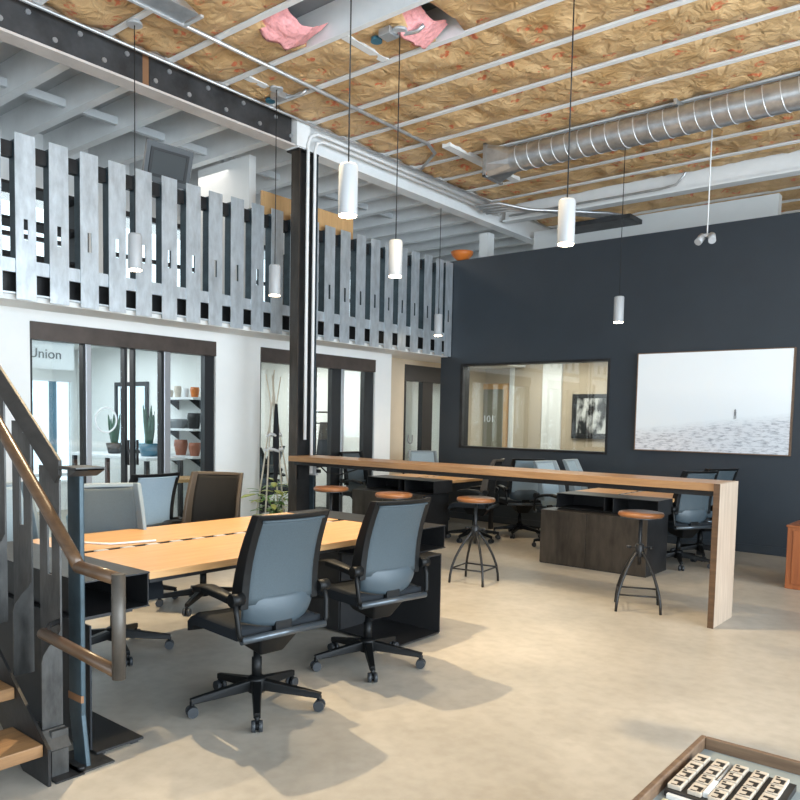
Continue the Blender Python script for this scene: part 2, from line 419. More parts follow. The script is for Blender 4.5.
# left wall below the balcony, doors one and two cut out
D1 = (3.46, 5.64); D2 = (6.32, 8.50); DH = 2.37
mb = MB()
for a, b_ in ((-5.2, D1[0]), (D1[1], D2[0]), (D2[1], 8.87)): mb.box(XW - .14, XW, a, b_, 0, 2.48)
for a, b_ in (D1, D2): mb.box(XW - .14, XW, a, b_, DH, 2.48)
struct(mb.build('wall_left', 'white'), 'white wall below the balcony with two glazed openings', 'wall')
D3 = (9.62, 11.3)
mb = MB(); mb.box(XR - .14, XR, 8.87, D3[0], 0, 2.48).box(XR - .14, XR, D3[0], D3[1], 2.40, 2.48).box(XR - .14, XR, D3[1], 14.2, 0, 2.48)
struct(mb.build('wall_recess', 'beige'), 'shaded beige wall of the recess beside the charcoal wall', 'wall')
struct(MB().box(XR - .14, XW - .14, 8.79, 8.87, 0, 2.48).build('wall_recess_return', 'white'), 'white return wall of the recess', 'wall')
struct(MB().box(-13, -6.96, -5.2, 14.2, 2.48, 2.54).build('ceiling_soffit', 'white'), 'white soffit under the balcony and offices', 'ceiling')
struct(MB().box(-13, -7.06, -5.2, 14.2, 2.66, 2.74).build('floor_mezzanine', 'deck'), 'grey mezzanine floor behind the steel railing', 'floor')
# office partitions and outside wall
struct(MB().box(-11.5, XW - .15, 6.06, 6.14, 0, 2.48).build('wall_office_partition', 'white'), 'white partition carrying shelves inside the first office', 'wall')
struct(MB().box(-11.5, XR - .15, 9.0, 9.08, 0, 2.48).build('wall_office_end', 'white'), 'white end partition of the second office', 'wall')
struct(MB().box(-9.6, -9.5, 9.09, 14.2, 0, 2.48).build('wall_passage', 'white'), 'white wall seen through the recessed door', 'wall')
OW = (3.2, 6.0, .42, 2.02)
mb = MB(); mb.box(-11.62, -11.5, -5.2, OW[0], 0, 2.48).box(-11.62, -11.5, OW[1], 14.2, 0, 2.48)
mb.box(-11.62, -11.5, OW[0], OW[1], 0, OW[2]).box(-11.62, -11.5, OW[0], OW[1], OW[3], 2.48)
struct(mb.build('wall_outside', 'white'), 'outer wall of the offices with a large bright window', 'wall')
w = sroot('window_2', 'large bright outside window at the far end of the first office', 'window', (-11.55, 5.05, .42))
mb = MB(); mb.box(-11.56, -11.48, 3.2, 3.24, .42, 2.02).box(-11.56, -11.48, 5.96, 6.0, .42, 2.02).box(-11.56, -11.48, 3.24, 5.96, .42, .46).box(-11.56, -11.48, 3.24, 5.96, 1.98, 2.02)
mb.build('window_frame', 'white_steel', w)
MB().box(-11.53, -11.522, 3.24, 5.96, .46, 1.98).build('pane', 'glass', w)
tag(MB().tube([(-12.4, 6.12, 0), (-12.4, 6.12, 2.6)], .06).build('porch_post', 'blue_paint'), 'blue painted post standing outside the first office window', 'post')
# mezzanine enclosure
MZ = -9.6
mb = MB(); mb.box(MZ - .1, MZ, 1., 14.2, 2.74, 2.95).box(MZ - .1, MZ, 1., 14.2, 4.25, 4.92)
for a, b_ in ((1., 3.0), (5.0, 5.5), (8.6, 9.8), (11.0, 11.6), (13.0, 14.2)): mb.box(MZ - .1, MZ, a, b_, 2.95, 4.25)
struct(mb.build('wall_mezzanine', 'white'), 'white back wall of the mezzanine with openings for daylight', 'wall')
for k, (a, b_) in enumerate(((3.0, 5.0), (5.5, 8.6), (9.8, 11.0), (11.6, 13.0))):
    w = sroot('window_%d' % (k + 3), ['bright mezzanine window behind the nearest railing plates', 'wide mezzanine window behind the middle of the railing', 'mezzanine window behind the far railing plates', 'last mezzanine window past the charcoal wall'][k], 'window', (MZ, (a + b_) / 2, 2.95))
    mb = MB(); n = max(1, round((b_ - a) / 1.)); s_ = (b_ - a) / n
    for i in range(n + 1): y = a + i * s_; mb.box(MZ - .07, MZ + .01, max(a, y - .035), min(b_, y + .035), 2.95, 4.25)
    mb.box(MZ - .06, MZ, a, b_, 2.95, 3.02).box(MZ - .06, MZ, a, b_, 4.18, 4.25).box(MZ - .06, MZ, a, b_, 3.62, 3.67)
    mb.build('window_frame', 'black_frame', w)
    MB().box(MZ - .045, MZ - .04, a, b_, 2.95, 4.25).build('pane', 'glass', w)
struct(MB().box(-9.6, -7.0, 1.0, 1.1, 2.74, 4.92).build('wall_mezzanine_end', 'white'), 'white end wall of the mezzanine', 'wall')
struct(MB().box(-8.3, -7.30, 6.0, 6.1, 2.74, 4.598).build('wall_mezzanine_cross', 'white'), 'white cross wall on the mezzanine behind the railing', 'wall')
struct(MB().box(-6.3, -2.67, 11.0, 11.15, 2.72, 4.56).build('wall_upper_back', 'white'), 'white upper wall beyond the top of the charcoal wall', 'wall')
struct(MB().box(-9.6, 4.6, 12.9, 13.02, 2.72, 5.06).build('wall_far_end', 'white'), 'white end wall of the hall', 'wall')
struct(MB().box(-6.85, -6.68, 10.25, 10.42, 2.74, 4.46).build('trim_4', 'white'), 'white post under the end of the white beam', 'trim')
# the unseen sides of the hall: daylight windows
mb = MB(); mb.box(4.5, 4.6, -5.2, 12.9, 0, .35).box(4.5, 4.6, -5.2, 12.9, 3.7, 5.06)
for a, b_ in ((-5.2, -3.6), (-.4, .2), (3.4, 4.0), (7.2, 12.9)): mb.box(4.5, 4.6, a, b_, .35, 3.7)
struct(mb.build('wall_right', 'white'), 'white window wall on the street side', 'wall')
mb = MB(); mb.box(-13, 4.5, -5.2, -5.1, 0, .35).box(-13, 4.5, -5.2, -5.1, 3.7, 5.06)
for a, b_ in ((-13, -6.), (-2.6, -2.), (1.4, 4.5)): mb.box(a, b_, -5.2, -5.1, .35, 3.7)
struct(mb.build('wall_front', 'white'), 'white window wall behind the camera', 'wall')

# ------------------------------------------------------------------ glazed doors
def bars(mb, x0, x1, ys, z0, z1):
    for a, b_ in ys: mb.box(x0, x1, a, b_, z0, z1)
    return mb
X0, X1 = XW - .10, XW - .02
d = sroot('door_1', 'four panel glazed sliding door to the first office', 'door', (XW, 4.55, 0))
MB().box(XW - .13, XW + .012, D1[0], D1[1], 2.20, DH).build('lintel', 'frame', d, .004)
bars(MB(), X0, X1, ((D1[0], D1[0] + .03), (D1[1] - .14, D1[1] - .01)), 0, 2.20).build('jamb', 'black_frame', d)
bars(MB(), X0, X1 + .01, ((4.03, 4.09), (4.95, 5.03)), 0.0, 2.20).build('mullion', 'alu', d, .004)
bars(MB(), X0, X1, ((4.005, 4.028), (4.468, 4.50), (4.575, 4.60), (4.918, 4.945)), 0.0, 2.20).build('stile', 'black_frame', d)
MB().box(X0, X1, D1[0], D1[1], 0.0, .09).build('bottom_rail', 'black_frame', d)
for y in (4.49, 4.60): MB().tube([(X1 + .03, y, .95), (X1 + .03, y, 1.22)], .014).build('door_handle', 'black_frame', d)
for a, b_ in ((3.49, 3.985), (4.095, 4.455), (4.615, 4.90), (5.035, 5.50)): MB().box(XW - .065, XW - .058, a, b_, .09, 2.20).build('pane', 'glass', d)
sg = MB().box(XW - .085, XW - .075, 3.47, 3.94, 1.925, 2.195).build('sign', 'banner', d)
text('lettering', 'Union', .135, (XW - .073, 3.475, 2.03), FX, 'text', sg)
mb = MB(); pts = [(XW - .05, 4.27 + .12 * math.cos(a * PI / 16), 1.43 + .13 * math.sin(a * PI / 16)) for a in range(33)]
mb.tube(pts, .010, 6, False); mb.build('frosted_letter', 'frost', d)

d = sroot('door_2', 'glazed sliding door of the second office behind the steel column', 'door', (XW, 7.4, 0))
MB().box(XW - .13, XW + .012, D2[0], D2[1], 2.19, DH).build('lintel', 'frame', d, .004)
bars(MB(), X0, X1, ((D2[0], D2[0] + .03), (D2[1] - .21, D2[1] - .01), (7.62, 7.80), (7.28, 7.33)), 0, 2.19).build('stile', 'black_frame', d)
bars(MB(), X0, X1 + .01, ((6.98, 7.02), (7.80, 7.86)), 0, 2.19).build('mullion', 'alu', d, .004)
MB().box(X0, X1, D2[0], D2[1], 0, .09).build('bottom_rail', 'black_frame', d)
for a, b_ in ((6.35, 6.98), (7.02, 7.28), (7.33, 7.62), (7.86, 8.29)): MB().box(XW - .065, XW - .058, a, b_, .09, 2.19).build('pane', 'glass', d)

d = sroot('door_3', 'black framed glazed door in the recess with grey lettering', 'door', (XR, 10.4, 0))
MB().box(XR - .12, XR + .012, D3[0], D3[1], 2.14, 2.40).box(XR - .12, XR + .012, D3[0], D3[0] + .04, 0, 2.14).box(XR - .12, XR + .012, D3[1] - .05, D3[1], 0, 2.14).build('door_frame', 'black_frame', d, .003)
MB().box(XR - .10, XR - .01, 10.12, 10.40, 0, 2.14).build('stile', 'black_frame', d)
MB().box(XR - .10, XR - .01, D3[0] + .04, 10.12, 0, .1).box(XR - .10, XR - .01, 10.4, D3[1] - .05, 0, .1).build('bottom_rail', 'black_frame', d)
for a, b_ in ((9.66, 10.12), (10.40, 11.25)): MB().box(XR - .06, XR - .053, a, b_, .1, 2.14).build('pane', 'glass', d)
text('lettering', 'U', .22, (XR - .045, 9.78, 1.11), FX, 'text', d)
text('lettering', '6', .22, (XR - .045, 9.79, .87), FX, 'text', d)

# ------------------------------------------------------------------ ceiling: joists, batts, beams, ducts
J0, JP = 4.25, .612
JY = [J0 + JP * k for k in range(-4, 15) if abs(J0 + JP * k - 10.2) > .3]
JN = sorted(JY, reverse=True)
for k, y in enumerate(JN):
    o = MB().box(-6.36, 4.48, y - .022, y + .022, 4.762, 5.055).box(-6.36, 4.48, y - .028, y + .028, 4.75, 4.762).build('ceiling_joist', 'white_steel')
    if y > 10.2: lab = 'white ceiling joist beyond the charcoal wall, %s from the end wall' % ['nearest', 'second', 'third', 'fourth', 'fifth'][k]
    else:
        i = [q for q in JN if q < 10.2].index(y)
        lab = 'white ceiling joist number %d counting from the white cross beam towards the camera' % (i + 1)
    tag(o, lab, 'joist', 'white ceiling joists over the hall')
def batt(y0, y1, x0, x1, seed):
    nx = max(6, int((x1 - x0) / .085)); ny = 8
    def fn(u, v):
        x = x0 + (x1 - x0) * u; y = y0 + (y1 - y0) * v; am = 1 - (abs(v - .5) * 2) ** 4
        p = Vector((x * 2.1 + seed * 7.3, y * 2.6, seed))
        z = 4.752 + .03 * (noise.noise(p) ) + .05 * abs(noise.noise(p * 2.3 + Vector((3, 1, 2)))) + .03 * abs(noise.noise(Vector((x * 9, y * 5, seed * 3.))))
        z += .012 * (abs(v - .5) * 2) ** 4 + .015 * abs(noise.noise(Vector((x * 16, y * 11, seed * 5.))))
        z = 4.772 + (z - 4.795) * am + .035 * am * noise.noise(Vector((x * 5 + seed, y * 7, 3.)))
        # the seams between lengths of batt
        s_ = ((x + seed * .71) % 1.22)
        z += .05 * am * math.exp(-(min(s_, 1.22 - s_) / .03) ** 2)
        return (x, y, z)
    return MB().grid(fn, nx, ny, (0, 0, .16))
bays = [(JY[i] + .0225, JY[i + 1] - .0225) for i in range(len(JY) - 1)]
n_b = 0
for k, (a, b_) in enumerate(sorted(bays, reverse=True)):
    if b_ - a > .7:      # the bay with the cross beam
        spans = [(a, 10.1, -6.3, 4.4), (10.3, b_, -6.3, 4.4)]
    elif a < 4.86 - .3 and b_ > 4.5: spans = [(a, b_, -6.3, -5.12), (a, b_, -2.2, 4.4)]
    elif a < 4.9 and b_ > 5.3: spans = [(a, b_, -6.3, -4.15), (a, b_, -3.85, 4.4)]
    else: spans = [(a, b_, -6.3, 4.4)]
    for (ya, yb, xa, xb) in spans:
        n_b += 1
        o = batt(ya, yb, xa, xb, n_b).build('insulation_batt', 'kraft')
        side = '' if len(spans) == 1 or ya > 9.5 else (' by the main beam' if xb < 0 else ' far from the main beam')
        if len(spans) == 2 and ya > 9.5: side = ', behind the cross beam' if ya > 10.2 else ', before the cross beam'
        tag(o, 'brown kraft insulation, ceiling bay %d from the end wall%s' % (k + 1, side), 'insulation', 'kraft insulation between the ceiling joists')
def tuft(pts, w_, label):
    def fn(u, v):
        f = u * (len(pts) - 1); i = min(int(f), len(pts) - 2); p = Vector(pts[i]).lerp(Vector(pts[i + 1]), f - i)
        q = p + Vector((w_[0] * (v - .5), w_[1] * (v - .5), w_[2] * (v - .5)))
        n_ = noise.noise(q * 9) * .035
        return q + Vector((n_, n_, n_ * .8))
    return tag(MB().grid(fn, 24, 8, (.06, .02, .05)).build('insulation_tuft', 'pink'), label, 'insulation')
tuft([(-5.10, 4.30, 4.82), (-5.06, 4.45, 4.71), (-5.02, 4.62, 4.69), (-5.0, 4.80, 4.80)], (.20, 0, .06), 'torn pink insulation end hanging at the open ceiling bay')
tuft([(-4.18, 4.92, 4.86), (-4.16, 5.05, 4.74), (-4.13, 5.2, 4.70), (-4.12, 5.40, 4.76)], (.16, 0, .10), 'curled pink insulation end beside the second lamp junction box')

# main beam, raw steel up to the column, white beyond
def ibeam(mbw, mbf, y0, y1, x=-6.45, zb=4.46, zt=4.79):
    mbw.box(x - .012, x + .012, y0, y1, zb + .02, zt - .02)
    mbf.box(x - .09, x + .09, y0, y1, zb, zb + .022).box(x - .09, x + .09, y0, y1, zt - .022, zt)
b1 = thing('steel_beam', 'dark raw steel beam with bolted splice plates over the railing', 'beam', (-6.45, 3.2, 4.46))
w_, f_ = MB(), MB(); ibeam(w_, f_, .6, 5.86)
w_.box(-6.44, -6.40, .6, 4.02, 4.49, 4.765).box(-6.44, -6.40, 4.09, 5.84, 4.49, 4.765)
w_.build('web', 'beam', b1); f_.build('flange', 'flange', b1)
MB().box(-6.436, -6.41, 4.02, 4.09, 4.485, 4.765).build('splice_gap', 'rust', b1)
for k in range(16):
    y = 2.55 + k * .2185
    if abs(y - 4.05) < .06: y += .07
    z = (4.70, 4.565)[k % 2]
    MB().tube([(-6.401, y, z), (-6.385, y, z)], .022, 8).build('bolt', 'alu', b1)
b2 = thing('white_beam', 'white painted steel beam running from the column towards the back', 'beam', (-6.45, 9.2, 4.46))
w_, f_ = MB(), MB(); ibeam(w_, f_, 5.90, 12.85)
w_.box(-6.56, -6.34, 5.87, 6.06, 4.47, 4.78)
w_.build('web', 'white_steel', b2); f_.build('flange', 'white_steel', b2)
b3 = thing('cross_beam', 'white painted cross beam above the charcoal wall', 'beam', (-1, 10.2, 4.55))
MB().box(-6.34, 4.48, 10.19, 10.21, 4.56, 4.86).build('web', 'white_steel', b3)
MB().box(-6.34, 4.48, 10.12, 10.28, 4.54, 4.565).box(-6.34, 4.48, 10.12, 10.28, 4.86, 4.885).build('flange', 'white_steel', b3)
# conduits
def conduit(name, pts, r, label, mat='galv', cat='conduit', group=None):
    return tag(MB().tube(pts, r, 8).build(name, mat), label, cat, group)
conduit('conduit', [(-6.37, .8, 4.815), (-6.37, 12.8, 4.815)], .018, 'galvanised conduit along the outer top edge of the main beam')
conduit('conduit', [(-6.30, .8, 4.728), (-6.30, 12.8, 4.728)], .016, 'galvanised conduit just below the main beam top flange, hall side')
conduit('conduit', [(-6.325, 6.13, .86), (-6.325, 6.13, 4.46), (-6.325, 6.16, 4.56), (-6.325, 6.24, 4.60), (-6.325, 6.36, 4.61), (-6.325, 10.0, 4.61)], .019, 'conduit climbing the column and bending along the white beam', 'white_steel')
conduit('conduit', [(-6.32, 6.02, 1.25), (-6.32, 6.02, 4.50), (-6.32, 6.05, 4.60), (-6.32, 6.15, 4.66), (-6.32, 6.30, 4.67), (-6.32, 6.5, 4.67), (-6.32, 10.0, 4.67)], .019, 'second conduit beside the column, nearer to the dark flange', 'white_steel')
conduit('conduit', [(-5.60, 2.2, 4.725), (-5.60, 7.25, 4.725), (-5.72, 7.55, 4.725), (-6.28, 8.0, 4.76)], .020, 'thin conduit running under the joists with a bend towards the beam')
conduit('conduit', [(-6.2, 10.08, 4.60), (-3.9, 10.08, 4.60), (-3.7, 10.08, 4.62), (-3.6, 10.08, 4.72), (-3.55, 10.08, 4.85)], .016, 'conduit clipped on the face of the white cross beam')
for k in range(4):
    o_ = .09 * k
    conduit('conduit', [(-6.25, 9.25 + o_, 4.56 - .012 * k), (-5.9, 9.30 + o_, 4.56 - .012 * k), (-5.60 + o_ * .5, 9.70 + o_ * .4, 4.51), (-5.05 + o_, 10.45, 4.505), (-4.85 + o_, 10.85, 4.505)], .022, ['nearest', 'second', 'third', 'farthest'][k] + ' of the bent conduits bunched above the charcoal wall', 'galv', 'conduit', 'bent conduits bunched above the charcoal wall')
tag(MB().box(-5.6, -4.50, 10.55, 10.98, 4.42, 4.482).build('cable_tray', 'beam'), 'dark cable tray under the bunched conduits above the charcoal wall', 'cable tray')
tag(MB().box(-5.50, -5.39, 7.40, 9.0, 4.70, 4.749).build('ceiling_strut', 'white_steel'), 'white strut channel crossing under the joists at the duct mouth', 'strut')
tag(MB().box(-4.75, -4.67, 4.90, 5.44, 4.752, 4.80).build('ceiling_strut', 'white_steel'), 'short white strut between joists beside the second lamp junction box', 'strut')
tag(MB().box(-6.05, -5.97, 4.90, 5.44, 4.752, 4.80).build('ceiling_strut', 'white_steel'), 'short white strut between joists next to the main beam', 'strut')
# spiral duct
dc = thing('spiral_duct', 'round spiral metal duct hung under the joists with a flared open mouth', 'duct', (-1, 7.84, 4.30))
MB().lathe([(.19, 0)], seg=3, cap=False).bm.free()
mb = MB(); DX0, DX1, DY, DZ, DR = -4.80, 4.45, 7.84, 4.545, .142
mb.tube([(DX0, DY, DZ), (DX1, DY, DZ)], DR, 28, False); mb.tube([(DX0, DY, DZ), (DX1, DY, DZ)], DR - .006, 28, False)
mb.build('duct_body', 'duct', dc)
mb = MB(); hp = []
n = int((DX1 - DX0) / .155)
for k in range(n * 20 + 1):
    a = 2 * PI * k / 20; hp.append((DX0 + .03 + .155 * k / 20, DY + (DR + .002) * math.cos(a), DZ + (DR + .002) * math.sin(a)))
mb.tube(hp, .0045, 5).build('spiral_seam', 'seam', dc)
mb = MB()
for s_ in (0, .008):
    q = .185 - s_
    o4 = [(-5.05, DY - q, DZ - q), (-5.05, DY + q, DZ - q), (-5.05, DY + q, DZ + q), (-5.05, DY - q, DZ + q)]
    i16 = [(DX0 + .02, DY + (DR - s_) * math.cos(2 * PI * (k + .5) / 16 - PI * .75), DZ + (DR - s_) * math.sin(2 * PI * (k + .5) / 16 - PI * .75)) for k in range(16)]
    vo = []
    for k in range(16):
        f = ((k + .5) / 4) % 4; i = int(f); vo.append(Vector(o4[i]).lerp(Vector(o4[(i + 1) % 4]), f - i))
    A = [mb.bm.verts.new(p) for p in vo]; B = [mb.bm.verts.new(p) for p in i16]
    for k in range(16): mb.bm.faces.new((A[k], A[(k + 1) % 16], B[(k + 1) % 16], B[k]))
for z_ in (-.185, .175): mb.box(-5.09, -5.05, DY - .195, DY + .195, DZ + z_ - .005, DZ + z_ + .012)
for y_ in (-.195, .183): mb.box(-5.09, -5.05, DY + y_, DY + y_ + .012, DZ - .19, DZ + .19)
mb.build('mouth', 'duct', dc)
MB().box(-2.9, -2.87, DY - .10, DY + .10, 4.68, 4.748).build('hanger', 'galv', dc)
# metal box at the upper left
f = thing('sheet_metal_plenum', 'shiny sheet metal plenum box at the ceiling above the dark beam', 'duct', (-5.43, 3.3, 4.66))
MB().hexa([(-5.53, 2.7, 4.69), (-5.30, 2.7, 4.69), (-5.30, 3.84, 4.69), (-5.53, 3.84, 4.69), (-5.50, 2.7, 4.755), (-5.32, 2.7, 4.755), (-5.32, 3.72, 4.755), (-5.50, 3.72, 4.755)]).build('plenum_body', 'duct', f, .006)
MB().box(-5.56, -5.53, 2.7, 3.88, 4.68, 4.70).box(-5.53, -5.30, 3.85, 3.88, 4.68, 4.70).build('plenum_rim', 'seam', f)

# mezzanine joists
for k in range(0, 18):
    y = 2.35 + k * .588
    if y > 12.7: break
    o = MB().box(-9.6, -6.542, y - .05, y + .05, 4.60, 4.92).build('mezzanine_joist', 'white_steel')
    tag(o, 'white roof joist over the mezzanine, number %d from the camera end' % (k + 1), 'joist', 'white roof joists over the mezzanine')
    if k < 12:
        tag(MB().box(-7.95, -7.89, y + .05, y + .538, 4.66, 4.74).build('bridging_bar', 'white_deck'), 'short bridging bar just past mezzanine roof joist number %d from the camera end' % (k + 1), 'bridging', 'bridging bars between the mezzanine joists')

# ------------------------------------------------------------------ column
c = thing('steel_column', 'tall dark steel column rising from beside the bar to the beam', 'column', (-6.45, 6.03, 0))
MB().box(-6.485, -6.355, 5.925, 5.94, 0, 4.46).build('flange', 'steel_brown', c)
MB().box(-6.485, -6.345, 6.13 + .06, 6.205, 0, 4.46).build('rear_flange', 'blue_steel', c)
MB().box(-6.421, -6.409, 5.94, 6.19, 0, 4.46).build('web', 'steel', c)
MB().box(-6.58, -6.32, 5.88, 6.25, 0, .015).build('base_plate', 'steel', c)
MB().box(-6.55, -6.35, 5.91, 6.22, 4.445, 4.46).build('cap_plate', 'steel', c)
o = thing('outlet_box', 'small white outlet box with plugs on the column under the bar', 'outlet', (-6.33, 6.06, .86))
MB().box(-6.37, -6.26, 6.14, 6.188, .84, 1.0).build('box', 'lamp_white', o, .005)
for z in (.89, .95): MB().box(-6.255, -6.215, 6.145, 6.18, z - .02, z + .02).build('plug', 'black', o)
tag(MB().tube([(-6.21, 6.16, .95), (-6.1, 6.16, .88), (-5.9, 6.17, .87), (-5.7, 6.18, .93), (-5.55, 6.2, .98)], .008, 6).build('power_cable', 'cord'), 'black power cable drooping under the bar from the outlet', 'cable')

# ------------------------------------------------------------------ balcony railing
rl = thing('balcony_railing', 'balcony railing of tall grey steel plates along the mezzanine edge', 'railing', (XS, 6.2, 2.48))
SP, SW = .2907, .178
def baluster_mb(x, yc, z0, z1, sz, depth=.11, side=0):
    """plate facing +X with a slot, side flanges running back"""
    mb = MB(); a, b_ = yc - SW / 2, yc + SW / 2
    mb.box(x - .008, x, a, b_, z0, sz - .09).box(x - .008, x, a, b_, sz + .09, z1)
    mb.box(x - .008, x, a, yc - .019, sz - .09, sz + .09).box(x - .008, x, yc + .019, b_, sz - .09, sz + .09)
    fl = MB()
    fl.box(x - depth, x - .008, a, a + .008, z0 + .33, z1 - .06).box(x - depth, x - .008, b_ - .008, b_, z0 + .33, z1 - .06)
    return mb, fl
for k in range(-4, 23):
    yc = 3.182 + SP * k
    if yc > YD - .05: break
    yc = min(yc, YD - .099)
    dz = random.uniform(-.006, .006)
    pm, fm = baluster_mb(XS + random.uniform(-.006, .004), yc + random.uniform(-.006, .006), 2.482, 3.905 + dz, 3.09)
    pb = pm.build('baluster', 'mill', rl); fm.build('side_flange', 'blue_steel', pb)  # flanges are the plates' steel, their shade put in as a darker colour
MB().box(XS - .115, XS - .045, 1.9, YD - .02, 3.70, 3.83).build('top_rail', 'steel', rl)
MB().box(XS - .05, XS - .012, 1.9, YD - .02, 2.71, 2.83).build('bottom_rail', 'mill', rl)
MB().box(XS - .15, XS - .13, 1.9, YD - .02, 2.54, 2.78).build('fascia', 'steel', rl)
MB().box(XS - .13, XS - .012, 1.9, YD - .02, 2.525, 2.54).build('bottom_flange', 'mill', rl)
tag(MB().box(-7.035, -7.0055, 5.95, 7.50, 3.72, 4.12).build('plywood_panel', 'ply'), 'long plywood panel standing behind the balcony railing', 'panel')
# television and things on the mezzanine
tv = thing('wall_monitor', 'tilted grey framed monitor under the mezzanine roof', 'monitor', (-7.3, 4.86, 3.95))
tv.scale = (1.15, 1.15, 1.15)
tv.rotation_euler = (R(-3), R(16), R(-14))
def tbox(nm, mat, x0, x1, y0, y1, z0, z1): 
    o = MB().box(x0, x1, y0, y1, z0, z1); return o
for nm, mat, bx in (('housing', 'tv', (-.05, .0, -.22, .22, 0, .36)), ('screen', 'screen', (.0, .006, -.155, .155, .085, .285)), ('bezel', 'black', None)):
    mb = MB()
    if bx: mb.box(*bx)
    else:
        for q in ((.0, .012, -.18, -.155, .06, .31), (.0, .012, .155, .18, .06, .31), (.0, .012, -.155, .155, .06, .085), (.0, .012, -.155, .155, .285, .31)): mb.box(*q)
    par = tv; o = mb.build(nm, mat, None); o.parent = par
for y_ in (-.16, .13): 
    o = MB().lathe([(.035, 0), (.05, .02), (.03, .07)], (.02, y_, -.06), 10).build('bracket_lamp', 'lamp_white', None); o.parent = tv
bw = tag(MB().lathe([(.05, 0), (.10, .03), (.16, .09), (.175, .14), (.16, .14), (.09, .04), (.0, .03)], (-6.80, 9.72, 3.932), 20, False).build('bowl', 'orange'), 'orange bowl resting on top of the charcoal wall', 'bowl')
# mezzanine furniture seen between the plates
for k, (y, z, lab) in enumerate(((3.9, 3.5, 'dark shelf unit on the mezzanine behind the nearest railing plates'), (8.1, 3.55, 'dark shelf unit on the mezzanine behind the column'))):
    s_ = thing('shelf_unit', lab, 'shelf', (-8.3, y, 2.74))
    for q in (y - .5, y + .5): MB().box(-8.45, -8.1, q - .02, q + .02, 2.742, z + .3).build('side_panel', 'black', s_)
    for zz in (2.78, 3.1, 3.45, z + .3): MB().box(-8.45, -8.1, y - .48, y + .48, zz, zz + .03).build('shelf', 'black', s_)

# ------------------------------------------------------------------ pendants
def pendant():
    p = thing('pendant_lamp', 'x', 'lamp', (0, 0, 0))
    MB().lathe([(.056, .0), (.058, .004), (.058, .285), (.05, .298), (.006, .30)], (0, 0, 0), 24, True).build('shade', 'lamp_white', p)
    MB().lathe([(.030, -.012), (.053, -.008), (.054, -.0005)], (0, 0, 0), 20).build('bulb', 'bulb', p)
    MB().tube([(0, 0, .30), (0, 0, 2.0)], .0045, 6).build('cord', 'cord', p)
    MB().lathe([(.065, 2.0), (.065, 2.022), (.02, 2.04)], (0, 0, 0), 16).build('canopy', 'lamp_white', p)
    return p
PL = [(-5.93, 3.65, 2.72, 'white cylinder pendant lamp hanging before the railing, nearest the stair'),
      (-5.92, 5.20, 2.72, 'white cylinder pendant lamp hanging just left of the steel column'),
      (-3.24, 3.42, 2.715, 'white cylinder pendant lamp, largest one right of the column'),
      (-4.22, 5.05, 2.71, 'white cylinder pendant lamp before the railing, second right of the column'),
      (-6.50, 8.75, 2.70, 'small white pendant lamp in front of the last railing plates'),
      (-2.51, 4.82, 2.715, 'white cylinder pendant lamp before the dark wall below the duct'),
      (-3.79, 8.66, 2.70, 'white cylinder pendant lamp hanging lowest, over the right desk island')]
pp = pendant()
for i, (x, y, z, lab) in enumerate(PL):
    o = pp if i == 0 else dup(pp, (x, y, z), 0, lab)
    o.location = (x, y, z); o['label'] = lab; o['group'] = 'white pendant lamps'
    li = bpy.data.lights.new('pendant_light', 'SPOT'); li.energy = 55; li.color = (1., .74, .45); li.spot_size = R(95); li.spot_blend = .8; li.shadow_soft_size = .05
    lo = bpy.data.objects.new('pendant_light', li); COL.objects.link(lo); lo.location = (x, y, z - .02)
# double spotlight on a white drop cord
sp = thing('double_spotlight', 'small white twin spotlight on a long pale drop cord', 'lamp', (-2.66, 8.2, 3.38))
MB().tube([(-2.66, 8.2, 3.46), (-2.66, 8.2, 4.75)], .007, 6).build('drop_rod', 'white_cord', sp)
MB().box(-2.71, -2.61, 8.17, 8.23, 3.44, 3.475).build('bridge', 'lamp_white', sp, .005)
for q, a in ((-2.705, -.05), (-2.615, .06)):
    MB().tube([(q, 8.2, 3.455), (q + a * .5, 8.13, 3.385)], .038, 14).build('spot_head', 'lamp_white', sp)
for (x, y, lab) in ((-4.25, 5.02, 'grey junction box with fittings at the second pendant right of the column'), (-5.93, 5.3, 'grey junction box with fittings by the beam above the pendant left of the column')):
    j = thing('junction_box', lab, 'junction box', (x, y, 4.68))
    MB().box(x - .13, x - .01, y - .06, y + .06, 4.685, 4.748).build('box', 'galv', j, .004)
    MB().tube([(x - .06, y + .05, 4.71), (x + .16, y + .10, 4.71), (x + .22, y + .11, 4.745)], .018, 8).build('connector', 'galv', j)
    MB().lathe([(.05, 0), (.05, .03)], (x - .22, y + .02, 4.70), 12).build('cover', 'bluepot', j)

# ------------------------------------------------------------------ the bar
br = thing('bar_table', 'long wooden standing bar reaching from the column to a slab leg', 'table', (-4, 6.0, 0))
MB().box(-6.33, -1.7355, 5.78, 6.225, 1.012, 1.07).build('bar_top', 'oak_x', br, .003)
MB().box(-1.735, -1.695, 5.765, 6.225, 0, 1.0705).build('slab_leg', 'oak_z', br, .002)
MB().box(-1.737, -1.693, 5.757, 5.765, 0, 1.0705).build('leg_shaded_edge', 'rail_wood', br)['label'] = 'front edge of the slab leg, its shade put into dark brown'  # darker wood strip paints the shade on the leg's front edge
MB().box(-6.36, -1.756, 5.90, 6.16, .965, 1.0115).build('under_frame', 'steel', br)
MB().box(-6.375, -6.345, 5.95, 6.12, .80, .965).build('bracket', 'steel', br)

